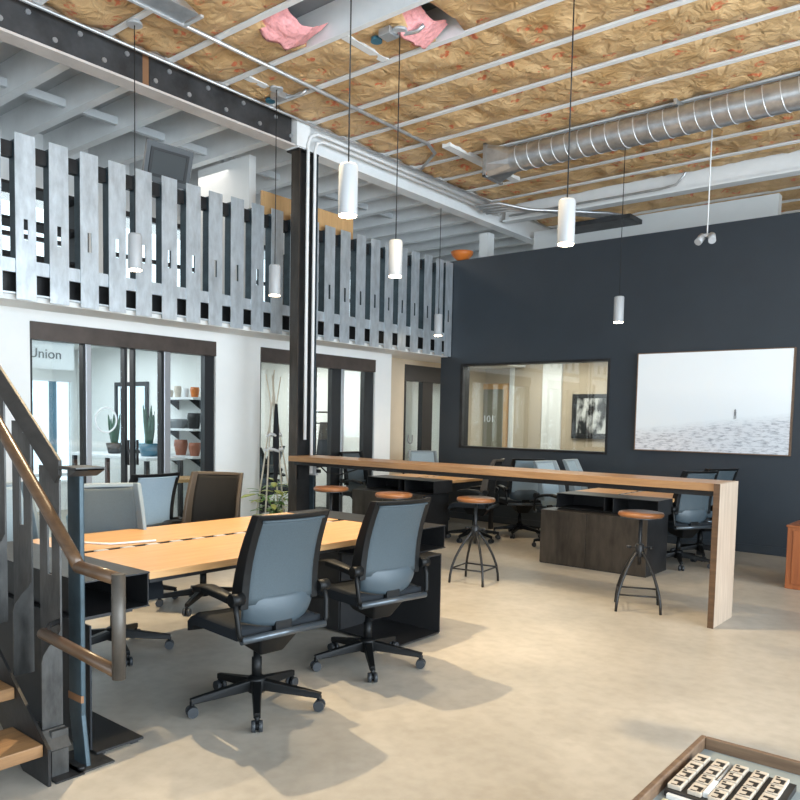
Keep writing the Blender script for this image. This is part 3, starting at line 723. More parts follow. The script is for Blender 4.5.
# ------------------------------------------------------------------ bar stools
def stool():
    s_ = thing('bar_stool', 'x', 'stool')
    MB().lathe([(.02, .752), (.165, .752), (.178, .760), (.180, .776), (.172, .788), (.15, .792), (.02, .792)], seg=32).build('seat', 'stool_wood', s_)
    MB().lathe([(.03, .735), (.12, .74), (.165, .745), (.165, .752), (.03, .752)], seg=28).build('seat_plate', 'tube', s_)
    MB().lathe([(.015, .36), (.015, .74)], seg=12).build('screw_shaft', 'steel', s_)
    mb = MB(); mb.lathe([(.028, .42), (.034, .43), (.034, .52), (.026, .53)], seg=14); mb.tube([(-.085, 0, .50), (.085, 0, .50)], .008, 8)
    mb.lathe([(.018, .49), (.018, .51)], (.085, 0, 0), 8); mb.lathe([(.018, .49), (.018, .51)], (-.085, 0, 0), 8)
    mb.build('hub', 'steel', s_)
    prof = [(.02, .48), (.045, .45), (.09, .395), (.14, .32), (.185, .235), (.218, .15), (.234, .07), (.24, .0)]
    ends = []
    for k in range(4):
        a = PI / 4 + k * PI / 2
        MB().tube([(r * math.cos(a), r * math.sin(a), z) for r, z in prof], .0115, 10).build('leg', 'steel', s_)
        ends.append((.222 * math.cos(a), .222 * math.sin(a), .135))
    for k in range(4): MB().tube([ends[k], ends[(k + 1) % 4]], .0075, 8).build('rung', 'steel', s_)
    return s_
st = stool()
SL = [((-2.36, 5.98, 0), R(24), 'backless bar stool with wooden seat right in front of the brown cabinet'),
      ((-3.90, 5.90, 0), R(8), 'backless bar stool standing free in the middle of the floor, all legs visible'),
      ((-4.66, 5.62, 0), R(30), 'bar stool mostly hidden behind the right swivel chair, only its round seat visible'),
      ((-5.50, 5.62, 0), R(10), 'bar stool nearest the steel column, in front of the glass door')]
for i, (l, rz, lab) in enumerate(SL):
    o = st if i == 0 else dup(st, l, rz, lab)
    o.location = l; o.rotation_euler = (0, 0, rz); o['label'] = lab; o['group'] = 'round wooden bar stools'

# ------------------------------------------------------------------ task chairs (facing +Y at zero turn)
def chair(kind):
    mesh, frame, shell = {'dark': ('mesh_dark', 'plastic', 'mesh_shell'), 'pale': ('mesh_daylit', 'frame_pale', 'mesh_daylit'), 'black': ('mesh_black', 'frame_brown', 'mesh_black'), 'blue': ('mesh_daylit', 'plastic', 'mesh_shell'), 'rim': ('mesh_dark', 'frame_pale', 'mesh_shell')}[kind]
    c = thing('swivel_chair', 'x', 'chair')
    # star base
    mb = MB()
    for k in range(5):
        a = 2 * PI * k / 5 + .35; ca, sa = math.cos(a), math.sin(a)
        def P(r, t, z): return (r * ca - t * sa, r * sa + t * ca, z)
        mb.hexa([P(.02, -.026, .095), P(.335, -.017, .066), P(.335, .017, .066), P(.02, .026, .095), P(.02, -.024, .150), P(.34, -.013, .094), P(.34, .013, .094), P(.02, .024, .150)])
    mb.lathe([(.045, .08), (.05, .09), (.05, .155), (.03, .165)], seg=16)
    mb.build('base', 'plastic', c, .004)
    for k in range(5):
        a = 2 * PI * k / 5 + .35; ca, sa = math.cos(a), math.sin(a); x, y = .33 * ca, .33 * sa
        tx, ty = -sa, ca
        cs = MB().tube([(x, y, .045), (x, y, .078)], .012, 8).tube([(x + tx * .008, y + ty * .008, .03), (x - tx * .008, y - ty * .008, .03)], .02, 8).build('caster', 'plastic', c)
        for s_ in (-1, 1):
            MB().tube([(x + tx * s_ * .008, y + ty * s_ * .008, .029), (x + tx * s_ * .027, y + ty * s_ * .027, .029)], [.029, .027], 14).build('wheel', 'caster_grey', cs)
    MB().lathe([(.026, .15), (.026, .26), (.018, .262), (.018, .37)], seg=14).build('gas_lift', 'plastic', c)
    mb = MB(); mb.hexa([(-.07, -.13, .31), (.07, -.13, .31), (.06, .08, .33), (-.06, .08, .33), (-.13, -.21, .436), (.13, -.21, .436), (.12, .14, .436), (-.12, .14, .436)])
    mb.build('mechanism', 'plastic', c, .012)
    MB().tube([(.10, .06, .405), (.19, .08, .40), (.245, .09, .40)], [.008, .008, .022], 8).build('lever', 'plastic', c)
    # seat
    def sf(u, v):
        x = (u - .5) * .50; y = -.20 + v * .48
        e = max(abs(u - .5) * 2, abs(v - .5) * 2)
        rx = 1 - .12 * max(0, v - .75) * 4 * abs(u - .5) * 2 * .5
        z = .485 + .012 * (abs(u - .5) * 2) ** 2 - .05 * max(0, (v - .78) / .22) ** 2 - .016 * max(0, (e - .85) / .15) ** 2
        return (x * rx, y, z)
    mb = MB().grid(sf, 14, 14, (0, 0, -.05)); mb.build('seat', 'fabric', c)
    # backrest
    def back(u, v, w=.205, dy=0):
        t = v; z = .575 + t * .46
        y = -.225 - .115 * t - .03 * math.sin(t * PI) * -1 + dy
        wv = w * (1.06 - .08 * t)
        y += .035 * (abs(u - .5) * 2) ** 2
        return Vector(((u - .5) * 2 * wv, y, z))
    MB().grid(lambda u, v: back(u, .04 + .92 * v, .19), 12, 12, (0, -.008, 0)).build('back_mesh', mesh, c)
    mb = MB()
    for s_ in (0, 1):
        q = 0 if s_ == 0 else 1
        sg = -1 if s_ == 0 else 1
        rings = []
        n_ = 8
        for i in range(n_ + 1):
            p = back(q, i / n_, .205)
            d_ = .075 * (1 - .55 * i / n_)        # deep side wing, tapering upward
            rings.append([p + Vector((-sg * .030, -.012, 0)), p + Vector((sg * .012, -.010, 0)), p + Vector((sg * .020, d_, 0)), p + Vector((-sg * .004, d_, 0))])
        vr = [[mb.bm.verts.new(x) for x in r_] for r_ in rings]
        for i in range(n_):
            for k in range(4): mb.bm.faces.new((vr[i][k], vr[i + 1][k], vr[i + 1][(k + 1) % 4], vr[i][(k + 1) % 4]))
        mb.bm.faces.new(vr[0]); mb.bm.faces.new(vr[-1][::-1])
    tp = back(.5, 1.0); 
    mb.grid(lambda u, v: back(u, .945 + .055 * v, .205) + Vector((0, .006, 0)), 10, 2, (0, -.02, 0))
    mb.build('back_frame', frame, c, .004)
    MB().tube([back(u / 10, .93, .185) + Vector((0, -.014, 0)) for u in range(11)], .007, 6).build('back_lip', mesh, c)
    def lum(u, v):
        t = v; z = .505 + t * .125; w = .215 - .02 * (1 - t)
        return Vector(((u - .5) * 2 * w, -.215 - .02 * t - .018 * math.sin(PI * min(1, t * .9 + .1)) + .06 * (abs(u - .5) * 2) ** 2.5, z - .03 * (1 - t) * (1 - (abs(u - .5) * 2) ** 2)))
    MB().grid(lum, 12, 8, (0, .018, 0)).build('lumbar_shell', shell, c)
    # arms
    for s_ in (-1, 1):
        x = s_ * .255
        mb = MB(); pts = [(x, -.20, .635), (x + s_ * .012, -.10, .660), (x + s_ * .015, .02, .672), (x + s_ * .005, .12, .655), (x - s_ * .01, .155, .640)]
        def af(u, v, pts=pts):
            f_ = u * 4; i = min(3, int(f_)); p = Vector(pts[i]).lerp(Vector(pts[i + 1]), f_ - i)
            wd = (.018, .034, .042, .040, .024)[i] * (1 - (f_ - i)) + (.018, .034, .042, .040, .024)[i + 1] * (f_ - i)
            return p + Vector(((v - .5) * 2 * wd, 0, -.010 * (abs(v - .5) * 2) ** 2))
        mb.grid(af, 16, 6, (0, 0, -.024)); mb.build('armrest', 'plastic', c)
        MB().tube([(x - s_ * .03, -.205, .632), (x + s_ * .035, -.205, .632)], .030, 14).build('arm_knob', 'plastic', c)
        MB().tube([(x + s_ * .012, -.205, .632), (x + s_ * .012, -.225, .56), (x + s_ * .006, -.235, .47), (x - s_ * .01, -.235, .445)], .013, 10).build('arm_strut', 'plastic', c)
    MB().tube([(-.25, -.236, .440), (.25, -.236, .440)], .019, 14).build('cross_tube', 'tube', c)
    MB().hexa([(-.05, -.232, .425), (.05, -.232, .425), (.05, -.12, .40), (-.05, -.12, .40), (-.05, -.232, .50), (.05, -.232, .50), (.05, -.19, .50), (-.05, -.19, .50)]).build('back_support', 'plastic', c, .006)
    return c
proto = {k: chair(k) for k in ('dark', 'pale', 'black', 'blue', 'rim')}
used = set()
def face(dx, dy): return math.atan2(dy, dx) - PI / 2
CH = [('dark', (-2.98, 2.52), (-1, .10), 'dark mesh swivel chair at the front desk, nearest to the camera'),
      ('dark', (-3.02, 3.42), (-1, .16), 'dark mesh swivel chair at the front desk, beside its black end cabinet'),
      ('black', (-4.93, 3.62), (.50, -.84), 'black backed swivel chair with bronze frame on the far side of the front desk'),
      ('blue', (-5.52, 3.38), (-1, -.08), 'pale blue swivel chair left of the black backed chair, seen from behind'),
      ('rim', (-4.34, 2.52), (.94, -.34), 'grey mesh swivel chair with pale frame behind the blue stair post'),
      ('pale', (-4.76, 2.10), (.98, .0), 'pale swivel chair seen in pieces between the stair plates'),
      ('dark', (-2.80, 8.17), (-.84, .50), 'dark swivel chair at the right desk island, seen under the bar'),
      ('dark', (-2.80, 8.87), (-.84, .50), 'dark swivel chair behind the one at the right desk island'),
      ('pale', (-4.22, 8.27), (1, -.12), 'pale swivel chair left of the right desk island, nearer one'),
      ('pale', (-4.20, 8.97), (1, .1), 'pale swivel chair left of the right desk island, one by the wall'),
      ('blue', (-5.12, 8.80), (-.75, .65), 'bright blue backed swivel chair below the interior window'),
      ('black', (-5.32, 8.02), (-.95, -.3), 'brown framed black swivel chair at the right side of the left desk island'),
      ('dark', (-7.11, 7.95), (1, 0), 'dark blue swivel chair between the left desk island and the white wall'),
      ('pale', (-6.92, 9.12), (.8, -.6), 'pale topped swivel chair in front of the recessed black door')]
for kind, (x, y), (dx, dy), lab in CH:
    if kind in used: o = dup(proto[kind], (x, y, 0), face(dx, dy), lab)
    else:
        used.add(kind); o = proto[kind]; o.location = (x, y, 0); o.rotation_euler = (0, 0, face(dx, dy)); o['label'] = lab

# ------------------------------------------------------------------ desks
def desk(lab, x0, x1, y0, y1, gapx, boxes, front_open=False):
    """two oak tops running along Y with a cable gap; boxes: list of (ya, yb) steel end boxes"""
    d = thing('bench_desk', lab, 'desk', ((x0 + x1) / 2, (y0 + y1) / 2, 0))
    for a, b_ in ((x0, gapx - .035), (gapx + .035, x1)): MB().box(a, b_, y0, y1, .702, .74).build('desktop', 'oak', d, .003)
    ct = MB().box(gapx - .033, gapx + .033, y0, y1, .7005, .705).box(gapx - .033, gapx - .028, y0, y1, .705, .735).box(gapx + .028, gapx + .033, y0, y1, .705, .735).build('cable_channel', 'black', d)
    n_ = int((y1 - y0) / .16)
    for i in range(n_): MB().box(gapx - .02, gapx + .02, y0 + .12 + i * .16, y0 + .19 + i * .16, .705, .738).build('socket', 'lamp_white', ct)
    MB().box(x0 + .015, x1 - .015, y0 + .01, y1 - .01, .682, .70).build('under_frame', 'steel', d)
    t = .006
    for (ya, yb) in boxes:
        mb = MB(); z0, z1 = .577, .742
        if not front_open:
            mb.box(x0, x1 + .01, ya, yb, z1 - t, z1).box(x0, x1 + .01, ya, yb, z0, z0 + t).box(x0, x1, ya, ya + t, z0 + t, z1 - t).box(x0, x1, yb - t, yb, z0 + t, z1 - t).box((x0 + x1) / 2 - t, (x0 + x1) / 2, ya + t, yb - t, z0 + t, z1 - t)
        else:
            mb.box(x0, x1, ya, yb, z1 - t, z1).box(x0, x1, ya, yb, z0 + .006, z0 + .006 + t).box(x0, x0 + t, ya, yb, z0 + .01, z1 - t).box(x1 - t, x1, ya, yb, z0 + .01, z1 - t).box(x0 + t, x1 - t, yb - t, yb, z0 + .01, z1 - t)
            mb.box((x0 + x1) / 2 + .08, (x0 + x1) / 2 + .09, ya + .01, yb - t, z0 + .012, z1 - t).box((x0 + x1) / 2 - .02, (x0 + x1) / 2 - .012, ya + .01, yb - t, z0 + .012, z1 - t)
        mb.build('end_box', 'steel', d)
    return d
dk = desk('front work desk with two oak tops and a cable gap, beside the stair', -4.50, -3.19, 2.035, 4.10, -3.90, [(1.70, 2.03), (4.105, 4.43)])
for (x, y) in ((-4.46, 2.06), (-4.46, 4.06)): MB().box(x - .02, x + .02, y - .02, y + .02, 0, .682).build('leg', 'steel', dk)
tag(MB().tube([(-4.30, 2.20, .748), (-4.15, 2.22, .748), (-4.0, 2.3, .748), (-3.96, 2.45, .748), (-3.93, 2.55, .749)], .006, 6).build('charging_cable', 'white_cord'), 'white charging cable lying on the front desk', 'cable')
cr = thing('end_cabinet', 'black steel open ended cabinet under the far end of the front desk', 'cabinet', (-3.8, 4.0, 0)); t = .006
MB().box(-4.5, -3.075, 3.79, 4.24, .562, .572).build('top_panel', 'steel', cr)
MB().box(-4.5, -3.075, 4.232, 4.24, .02, .562).build('back_panel', 'black', cr)
MB().box(-4.5, -3.075, 3.79, 4.232, .012, .022).build('bottom_panel', 'steel', cr)
MB().box(-3.62, -3.61, 3.80, 4.232, .022, .562).build('divider', 'steel', cr)
MB().box(-4.5, -3.62, 3.79, 3.80, .022, .562).build('door', 'steel', cr)
MB().box(-4.4, -4.3, 3.82, 4.2, 0, .012).box(-3.2, -3.12, 3.82, 4.2, 0, .012).build('foot', 'black', cr)
cr = thing('end_cabinet', 'black steel cabinet behind the stair posts with an extended base plate', 'cabinet', (-3.8, 1.75, 0))
MB().box(-4.5, -3.20, 1.675, 1.95, .562, .572).build('top_panel', 'steel', cr)
MB().box(-4.5, -3.07, 1.667, 1.675, .022, .572).build('outer_panel', 'navy', cr)
MB().box(-4.5, -3.03, 1.675, 1.90, .012, .022).build('base_plate', 'black', cr)
MB().box(-4.5, -3.60, 1.89, 1.90, .022, .562).build('door', 'steel', cr)
MB().box(-3.60, -3.59, 1.68, 1.90, .022, .562).build('divider', 'black', cr)
for (x, y) in ((-3.06, 1.70), (-3.06, 1.86), (-4.4, 1.70), (-4.4, 1.86)): MB().box(x - .02, x + .02, y - .015, y + .02, 0, .012).build('foot', 'black', cr)
def back_island(dx, dy, lab, lab2):
    d = desk(lab, -3.88 + dx, -2.765 + dx, 7.84 + dy, 9.30 + dy * .5, -3.36 + dx, [(7.44 + dy, 7.835 + dy)], True)
    for x in (-3.8, -2.85): MB().box(x + dx - .025, x + dx + .025, 9.0, 9.05, 0, .682).build('leg', 'steel', d)
    k = thing('credenza', lab2, 'cabinet', (-3.37 + dx, 7.4 + dy, 0))
    a, b_ = -3.955 + dx, -2.79 + dx; y = 7.24 + dy; m_ = -3.43 + dx
    MB().box(a, b_, y + .012, 7.80 + dy, .0, .562).build('carcass', 'steel', k)
    MB().box(a, m_ - .003, y, y + .011, .008, .574).build('door', 'steel_brown', k, .002)
    MB().box(m_ + .003, b_, y, y + .011, .008, .574).build('door', 'steel_brown', k, .002)
    MB().box(a, b_, y + .012, 7.80 + dy, .562, .574).build('top_panel', 'steel', k)
back_island(0, 0, 'right desk island with oak tops in front of the beach picture', 'low brown steel cabinet at the near end of the right desk island')
back_island(-2.86, .12, 'left desk island with oak tops near the recessed door', 'low dark steel cabinet at the near end of the left desk island')

# ------------------------------------------------------------------ staircase
sc_ = thing('staircase', 'steel staircase with wooden treads and a hardwood handrail', 'staircase', (-3.2, 1.3, 0))
YS = 1.42; sx, sz, sl = -2.92, .15, .712
up = lambda x: sz + (sx - x) * sl
XE = -6.2
for y_, nm in ((YS, 'stringer'), (.02, 'stringer')):
    MB().prism([(sx, y_, 0), (sx, y_, sz), (XE, y_, up(XE)), (XE, y_, up(XE) - .34), (sx - .22, y_, 0)], None, (0, -.012, 0)).build(nm, 'steel', sc_)
for k in range(13):
    x = -2.955 - k * .245; z = .165 + k * .1745
    MB().box(x - .27, x, .035, YS - .014, z - .05, z).build('tread', 'tread', sc_, .004)
YB = 1.51
TOPZ = lambda x: 1.285 + (-2.955 - x) * .79 if x > -3.6 else 1.285 + .51 + (-3.6 - x) * .712
for k in range(12):
    xc = -3.10 - k * .2475
    zt = 1.235 + (-3.015 - (xc + .085)) * .735
    zb = .19 + max(0, k) * .175 if k else .195
    mb = MB(); a, b_ = xc - .085, xc + .085; zs = .92 + k * .183
    def top(x): return 1.225 + (-3.015 - x) * .735
    mb.box(a, xc - .018, YB, YB + .008, zb, top(xc) - .02).box(xc + .018, b_, YB, YB + .008, zb, top(b_) - .01).box(xc - .018, xc + .018, YB, YB + .008, zb, zs - .105).box(xc - .018, xc + .018, YB, YB + .008, zs + .105, top(xc))
    # curved stiffener from the lower end of the plate to the stringer
    pl_ = [(b_ - .008, YB, zb), (b_ - .008, YB - .078, zb), (b_ - .008, YB - .078, zb + .28), (b_ - .008, YB - .07, zb + .31), (b_ - .008, YB - .045, zb + .345), (b_ - .008, YB - .015, zb + .37), (b_ - .008, YB, zb + .40)]
    mb.prism(pl_, None, (.008, 0, 0))
    o = mb.build('baluster', 'mill_dark', sc_)
# bent foot of the first plate, and its bolted base
MB().hexa([(-3.18, YB, .195), (-3.015, YB, .195), (-3.015, YB + .008, .195), (-3.18, YB + .008, .195), (-3.18, YB, .20), (-3.015, YB, .20), (-3.015, YB + .008, .20), (-3.18, YB + .008, .20)]).prism([(-3.10, YS + .002, .20), (-3.0, YS + .002, .20), (-2.945, YS + .002, .13), (-3.0, YS + .002, .10)], None, (0, .095, 0)).build('foot_bracket', 'mill_dark', sc_)
MB().box(-3.05, -2.975, YS + .03, YS + .10, 0.008, .195).build('foot_post', 'mill_dark', sc_)
MB().box(-3.07, -2.92, YS + .02, YS + .14, 0, .008).build('base_plate', 'steel', sc_)
# flat top rail
mb = MB(); pr = lambda x: 1.225 + (-3.015 - x) * .735
mb.prism([(-2.985, YB - .016, 1.235), (-2.985, YB - .016, 1.295), (-6.2, YB - .016, pr(-6.2) + .085), (-6.2, YB - .016, pr(-6.2) - .035), (-3.02, YB - .016, 1.20)], None, (0, .015, 0))
mb.build('top_rail', 'rail_steel', sc_, .003)
MB().box(-2.985, -2.84, YB - .02, YB + .10, 1.262, 1.274).hexa([(-2.90, YB - .02, 1.235), (-2.84, YB - .02, 1.262), (-2.84, YB + .1, 1.262), (-2.90, YB + .1, 1.235), (-2.90, YB - .02, 1.262), (-2.84, YB - .02, 1.268), (-2.84, YB + .1, 1.268), (-2.90, YB + .1, 1.262)]).build('rail_end_plate', 'mill_dark', sc_)
# blue-grey newel post
mb = MB()
a = [(-3.105, 1.59), (-3.0, 1.59), (-3.0, 1.612), (-3.105, 1.612)]
lv = [(0, .04), (.215, 0), (1.262, -.002)]
rr = [[mb.bm.verts.new((x + dx + (.0), y, z)) for x, y in a] for z, dx in lv]
for i in range(2):
    for k in range(4): mb.bm.faces.new((rr[i][k], rr[i][(k + 1) % 4], rr[i + 1][(k + 1) % 4], rr[i + 1][k]))
mb.bm.faces.new(rr[0][::-1]); mb.bm.faces.new(rr[-1])
nw = mb.build('newel_post', 'blue_steel', sc_, .006)
MB().box(-3.16, -2.93, 1.54, 1.70, 0, .008).build('base_plate', 'mill_dark', sc_)
MB().box(-3.107, -2.998, 1.588, 1.60, .27, .30).build('rust_band', 'rust', sc_)
MB().lathe([(.016, .008), (.016, .022)], (-2.955, 1.565, 0), 8).build('bolt', 'steel', sc_)
# handrail
YH = 1.405
hz = lambda x: .93 + (-2.665 - x) * .775
MB().tube([(-2.665, YH, .925), (-2.70, YH, hz(-2.70)), (-6.1, YH, hz(-6.1))], .024, 14).tube([(-2.665, YH, .922), (-2.40, YH, .916)], .024, 14).build('handrail', 'rail_wood', sc_)
MB().tube([(-2.392, YH, .935), (-2.392, YH, .565)], .0235, 14).build('handrail_end', 'rail_end', sc_)
MB().tube([(-2.395, YH, .585), (-2.95, YH, .618)], .022, 14).build('lower_return', 'rail_wood', sc_)
MB().tube([(-2.93, YH, .618), (-3.0, YH + .05, .63), (-3.03, YB - .002, .63)], .012, 8).build('rail_bracket', 'steel', sc_)

# ------------------------------------------------------------------ display tray table, bottom right
tt = thing('display_table', 'low wooden display table with a sunken tray at the bottom right corner', 'table', (-.45, 2.3, 0))
TX0, TX1, TY0, TY1, TZ = -.805, -.05, 1.62, 2.665, .42
mb = MB(); q = .018
mb.box(TX0, TX0 + q, TY0, TY1, .35, TZ).box(TX1 - q, TX1, TY0, TY1, .35, TZ).box(TX0 + q, TX1 - q, TY0, TY0 + q, .35, TZ).box(TX0 + q, TX1 - q, TY1 - q, TY1, .35, TZ)
mb.build('rim', 'tray_wood', tt, .003)
MB().box(TX0 + q, TX1 - q, TY0 + q, TY1 - q, .355, .380).build('tray_bed', 'tray_bed', tt)
for x in (TX0 + .03, TX1 - .03):
    for y in (TY0 + .03, TY1 - .03): MB().box(x - .02, x + .02, y - .02, y + .02, 0, .355).build('leg', 'tray_wood', tt)
BZ = .380
tag(MB().box(-.772, -.475, 2.225, 2.522, BZ, BZ + .020).build('block_holder', 'ink'), 'black holder block under the rows of cream tiles in the display tray', 'holder')
names = ['leftmost strip', 'second strip from the left', 'middle strip', 'fourth strip from the left', 'right hand strip']
rowsn = ['farthest one', 'second from far end', 'third from far end', 'nearest one']
for i in range(5):
    x0 = -.768 + i * .0585
    for j in range(4):
        y1 = 2.517 - j * .0715; z0 = BZ + .0202
        tl = thing('letter_tile', 'cream marked tile in the tray, %s, %s' % (names[i], rowsn[j]), 'tile', (x0 + .02, y1 - .032, z0), 'cream tiles in the display tray')
        MB().box(x0, x0 + .040, y1 - .064, y1, z0, z0 + .014).build('tile_body', 'tile', tl, .002)
        mb = MB(); z = z0 + .0138; a = random.random()
        mb.box(x0 + .008, x0 + .035, y1 - .034, y1 - .024, z, z + .0012).box(x0 + .024, x0 + .035, y1 - .056, y1 - .034, z, z + .0012).box(x0 + .008, x0 + .024, y1 - .060, y1 - .056, z, z + .0012)
        if a > .4: mb.box(x0 + .006, x0 + .016, y1 - .016, y1 - .008, z, z + .0012)
        mb.build('mark', 'ink', tl)
tag(MB().box(-.668, -.653, 2.25, 2.35, BZ + .0205, BZ + .036).build('label_card', 'paper'), 'white label strip lying between tile rows in the tray', 'card')
tag(MB().tube([(-.661, 2.365, BZ + .027), (-.661, 2.51, BZ + .027)], .0045, 8).build('glass_rod', 'alu'), 'thin pale rod lying between tile rows in the tray', 'rod')
tag(MB().box(-.765, -.53, 1.95, 2.20, BZ, BZ + .004).build('index_card', 'card'), 'pale yellow card lying in the tray before the tiles', 'card')
for k in range(2): tag(MB().box(-.760 + k * .108, -.660 + k * .108, 2.210, 2.2245, BZ + .0002, BZ + .014).build('label_card', 'paper'), ['white label on the near edge of the tile holder, left one', 'white label on the near edge of the tile holder, right one'][k], 'card')

# ------------------------------------------------------------------ orange wooden box at the right
cb = thing('wooden_cabinet', 'orange stained wooden box cabinet by the charcoal wall at the right edge', 'cabinet', (-1.2, 8.0, 0))
MB().box(-1.65, -.75, 7.72, 8.18, .0, .575).build('carcass', 'crate', cb, .004)
MB().box(-1.66, -.74, 7.71, 8.19, .575, .595).build('top', 'crate', cb, .003)
MB().box(-1.60, -1.21, 7.708, 7.72, .05, .55).build('door', 'crate', cb, .003); MB().box(-1.19, -.80, 7.708, 7.72, .05, .55).build('door', 'crate', cb, .003)

# ------------------------------------------------------------------ pictures
pc = thing('beach_picture', 'wide framed beach photograph with a tiny walking figure on the charcoal wall', 'picture', (-2.985, YD - .03, 1.17))
PX0, PX1 = -3.905, -2.065
o = MB().box(PX0 + .012, PX1 - .012, YD - .070, YD - .062, 1.182, 2.398).build('print', 'beach', pc)
o.location = (0, 0, 0)
mb = MB(); mb.box(PX0, PX1, YD - .062, YD - .002, 1.17, 2.41).box(PX0, PX0 + .012, YD - .074, YD - .062, 1.17, 2.41).box(PX1 - .012, PX1, YD - .074, YD - .062, 1.17, 2.41).box(PX0 + .012, PX1 - .012, YD - .074, YD - .062, 1.17, 1.182).box(PX0 + .012, PX1 - .012, YD - .074, YD - .062, 2.398, 2.41)
mb.build('frame', 'tray_wood', pc)
mb = MB(); fx, fz = -2.68, 1.625
mb.hexa([(fx - .012, YD - .073, fz), (fx + .012, YD - .073, fz), (fx + .012, YD - .071, fz), (fx - .012, YD - .071, fz), (fx - .013, YD - .073, fz + .05), (fx + .013, YD - .073, fz + .05), (fx + .013, YD - .071, fz + .05), (fx - .013, YD - .071, fz + .05)])
mb.lathe([(.004, 0), (.011, .008), (.011, .02), (.004, .03)], (fx, YD - .0715, fz + .048), 8)
mb.box(fx - .013, fx - .004, YD - .073, YD - .071, fz - .04, fz).box(fx + .004, fx + .014, YD - .073, YD - .071, fz - .035, fz)
mb.build('figure', 'text', pc)
pc = thing('framed_print', 'black framed black and white print inside the meeting room', 'picture', (-5.65, 11.97, 1.27))
MB().box(-5.92, -5.38, 11.962, 11.972, 1.34, 1.93).build('print', 'art', pc)
MB().box(-6.0, -5.30, 11.972, 11.998, 1.25, 2.0).box(-6.0, -5.93, 11.95, 11.972, 1.25, 2.0).box(-5.37, -5.30, 11.95, 11.972, 1.25, 2.0).box(-5.93, -5.37, 11.95, 11.972, 1.25, 1.32).box(-5.93, -5.37, 11.95, 11.972, 1.93, 2.0).build('frame', 'black', pc, .004)
tag(MB().box(-9.498, -9.47, 11.75, 13.2, 1.18, 1.62).build('landscape_picture', 'land'), 'green landscape picture on the wall behind the recessed glass door', 'picture')

# ------------------------------------------------------------------ office contents
tb = thing('office_table', 'white table with plants against the first office partition', 'table', (-9.1, 5.6, 0))
MB().box(-10.1, -8.25, 5.22, 5.78, .93, .97).build('table_top', 'desk_white', tb, .004)
for x in (-10.05, -8.3):
    for y in (5.26, 5.74): MB().box(x - .025, x + .025, y - .025, y + .025, 0, .93).build('leg', 'steel', tb)
def snake(x, y, z, h, n_, lab, pot, r=.11, ph=.14):
    p = thing('snake_plant', lab, 'plant', (x, y, z))
    MB().lathe([(r * .7, 0), (r, ph), (r * .9, ph), (r * .85, ph - .02), (.01, ph - .02)], (x, y, z), 18, True).build('pot', pot, p)
    for k in range(n_):
        a = 2.4 * k; hh = h * random.uniform(.65, 1); lean = random.uniform(.05, .22)
        bx, by = x + .03 * math.cos(a), y + .03 * math.sin(a)
        tw = Vector((-math.sin(a), math.cos(a), 0))
        def fn(u, v, bx=bx, by=by, a=a, hh=hh, lean=lean, tw=tw):
            w_ = .028 * math.sin(PI * min(.97, .18 + .8 * u)) ** .8
            return Vector((bx + lean * u * math.cos(a) * hh, by + lean * u * math.sin(a) * hh, z + ph - .03 + u * hh)) + tw * (v - .5) * 2 * w_
        MB().grid(fn, 8, 2, (math.cos(a) * .006, math.sin(a) * .006, 0)).build('leaf', 'snake', p)
snake(-9.45, 5.5, .97, .48, 7, 'small dark snake plant on the office table behind the frosted letter', 'black')
snake(-8.62, 5.50, .97, .56, 9, 'tall dark snake plant on the office table behind the door handles', 'bluepot', .14, .16)
bp = tag(MB().lathe([(.16, 0), (.24, .12), (.26, .30), (.22, .34), (.20, .34), (.22, .28), (.05, .1)], (-8.45, 4.60, 0.0), 22, False).build('planter', 'bluepot'), 'blue glazed planter on the first office floor', 'planter')
mr = thing('wall_mirror', 'black framed mirror on the first office partition', 'mirror', (-9.9, 6.03, .95))
MB().box(-10.28, -9.56, 6.035, 6.045, 1.0, 1.9).build('glass', 'mirror', mr)
MB().box(-10.34, -9.50, 6.045, 6.058, .94, 1.96).box(-10.34, -10.29, 6.02, 6.045, .94, 1.96).box(-9.55, -9.5, 6.02, 6.045, .94, 1.96).box(-10.29, -9.55, 6.02, 6.045, .94, .99).box(-10.29, -9.55, 6.02, 6.045, 1.91, 1.96).build('frame', 'black', mr)
for z, lab in ((1.73, 'highest'), (1.33, 'middle'), (.98, 'lowest')):
    s_ = thing('wall_shelf', '%s white shelf on the first office partition near the door' % lab, 'shelf', (-8.55, 5.9, z))
    MB().box(-8.98, -8.12, 5.80, 6.055, z - .03, z).build('board', 'desk_white', s_)
    for x in (-8.8, -8.3): MB().prism([(x, 6.055, z - .03), (x, 5.86, z - .03), (x, 6.055, z - .16)], None, (.015, 0, 0)).build('bracket', 'steel', s_)
for (x, z, h, r, mat, lab) in ((-8.55, .98, .20, .09, 'terracotta', 'terracotta pot on the lowest office shelf, left'), (-8.25, .98, .17, .08, 'terracotta', 'smaller terracotta pot on the lowest office shelf, right'), (-8.80, 1.73, .10, .05, 'tile', 'cream jar on the highest office shelf, left'), (-8.62, 1.73, .15, .05, 'tile', 'tall cream jar on the highest office shelf, middle'), (-8.45, 1.73, .12, .045, 'desk_white', 'white jar on the highest office shelf'), (-8.25, 1.73, .13, .06, 'orange', 'orange jar on the highest office shelf, right end'), (-8.65, 1.33, .12, .15, 'text', 'wide grey bowl on the middle office shelf'), (-8.26, 1.33, .2, .09, 'black', 'black pot on the middle office shelf')):
    tag(MB().lathe([(r * .7, 0), (r, h * .7), (r * .9, h), (r * .8, h), (r * .85, h * .7), (.01, h * .2)], (x, 5.92, z), 16, False).build('jar', mat), lab, 'jar')
dk2 = thing('office_desk', 'white topped office desk behind the left pane of the first office', 'desk', (-9.9, 4.7, 0))
MB().box(-10.9, -9.4, 4.3, 5.0, .70, .74).build('desk_top', 'desk_white', dk2, .004)
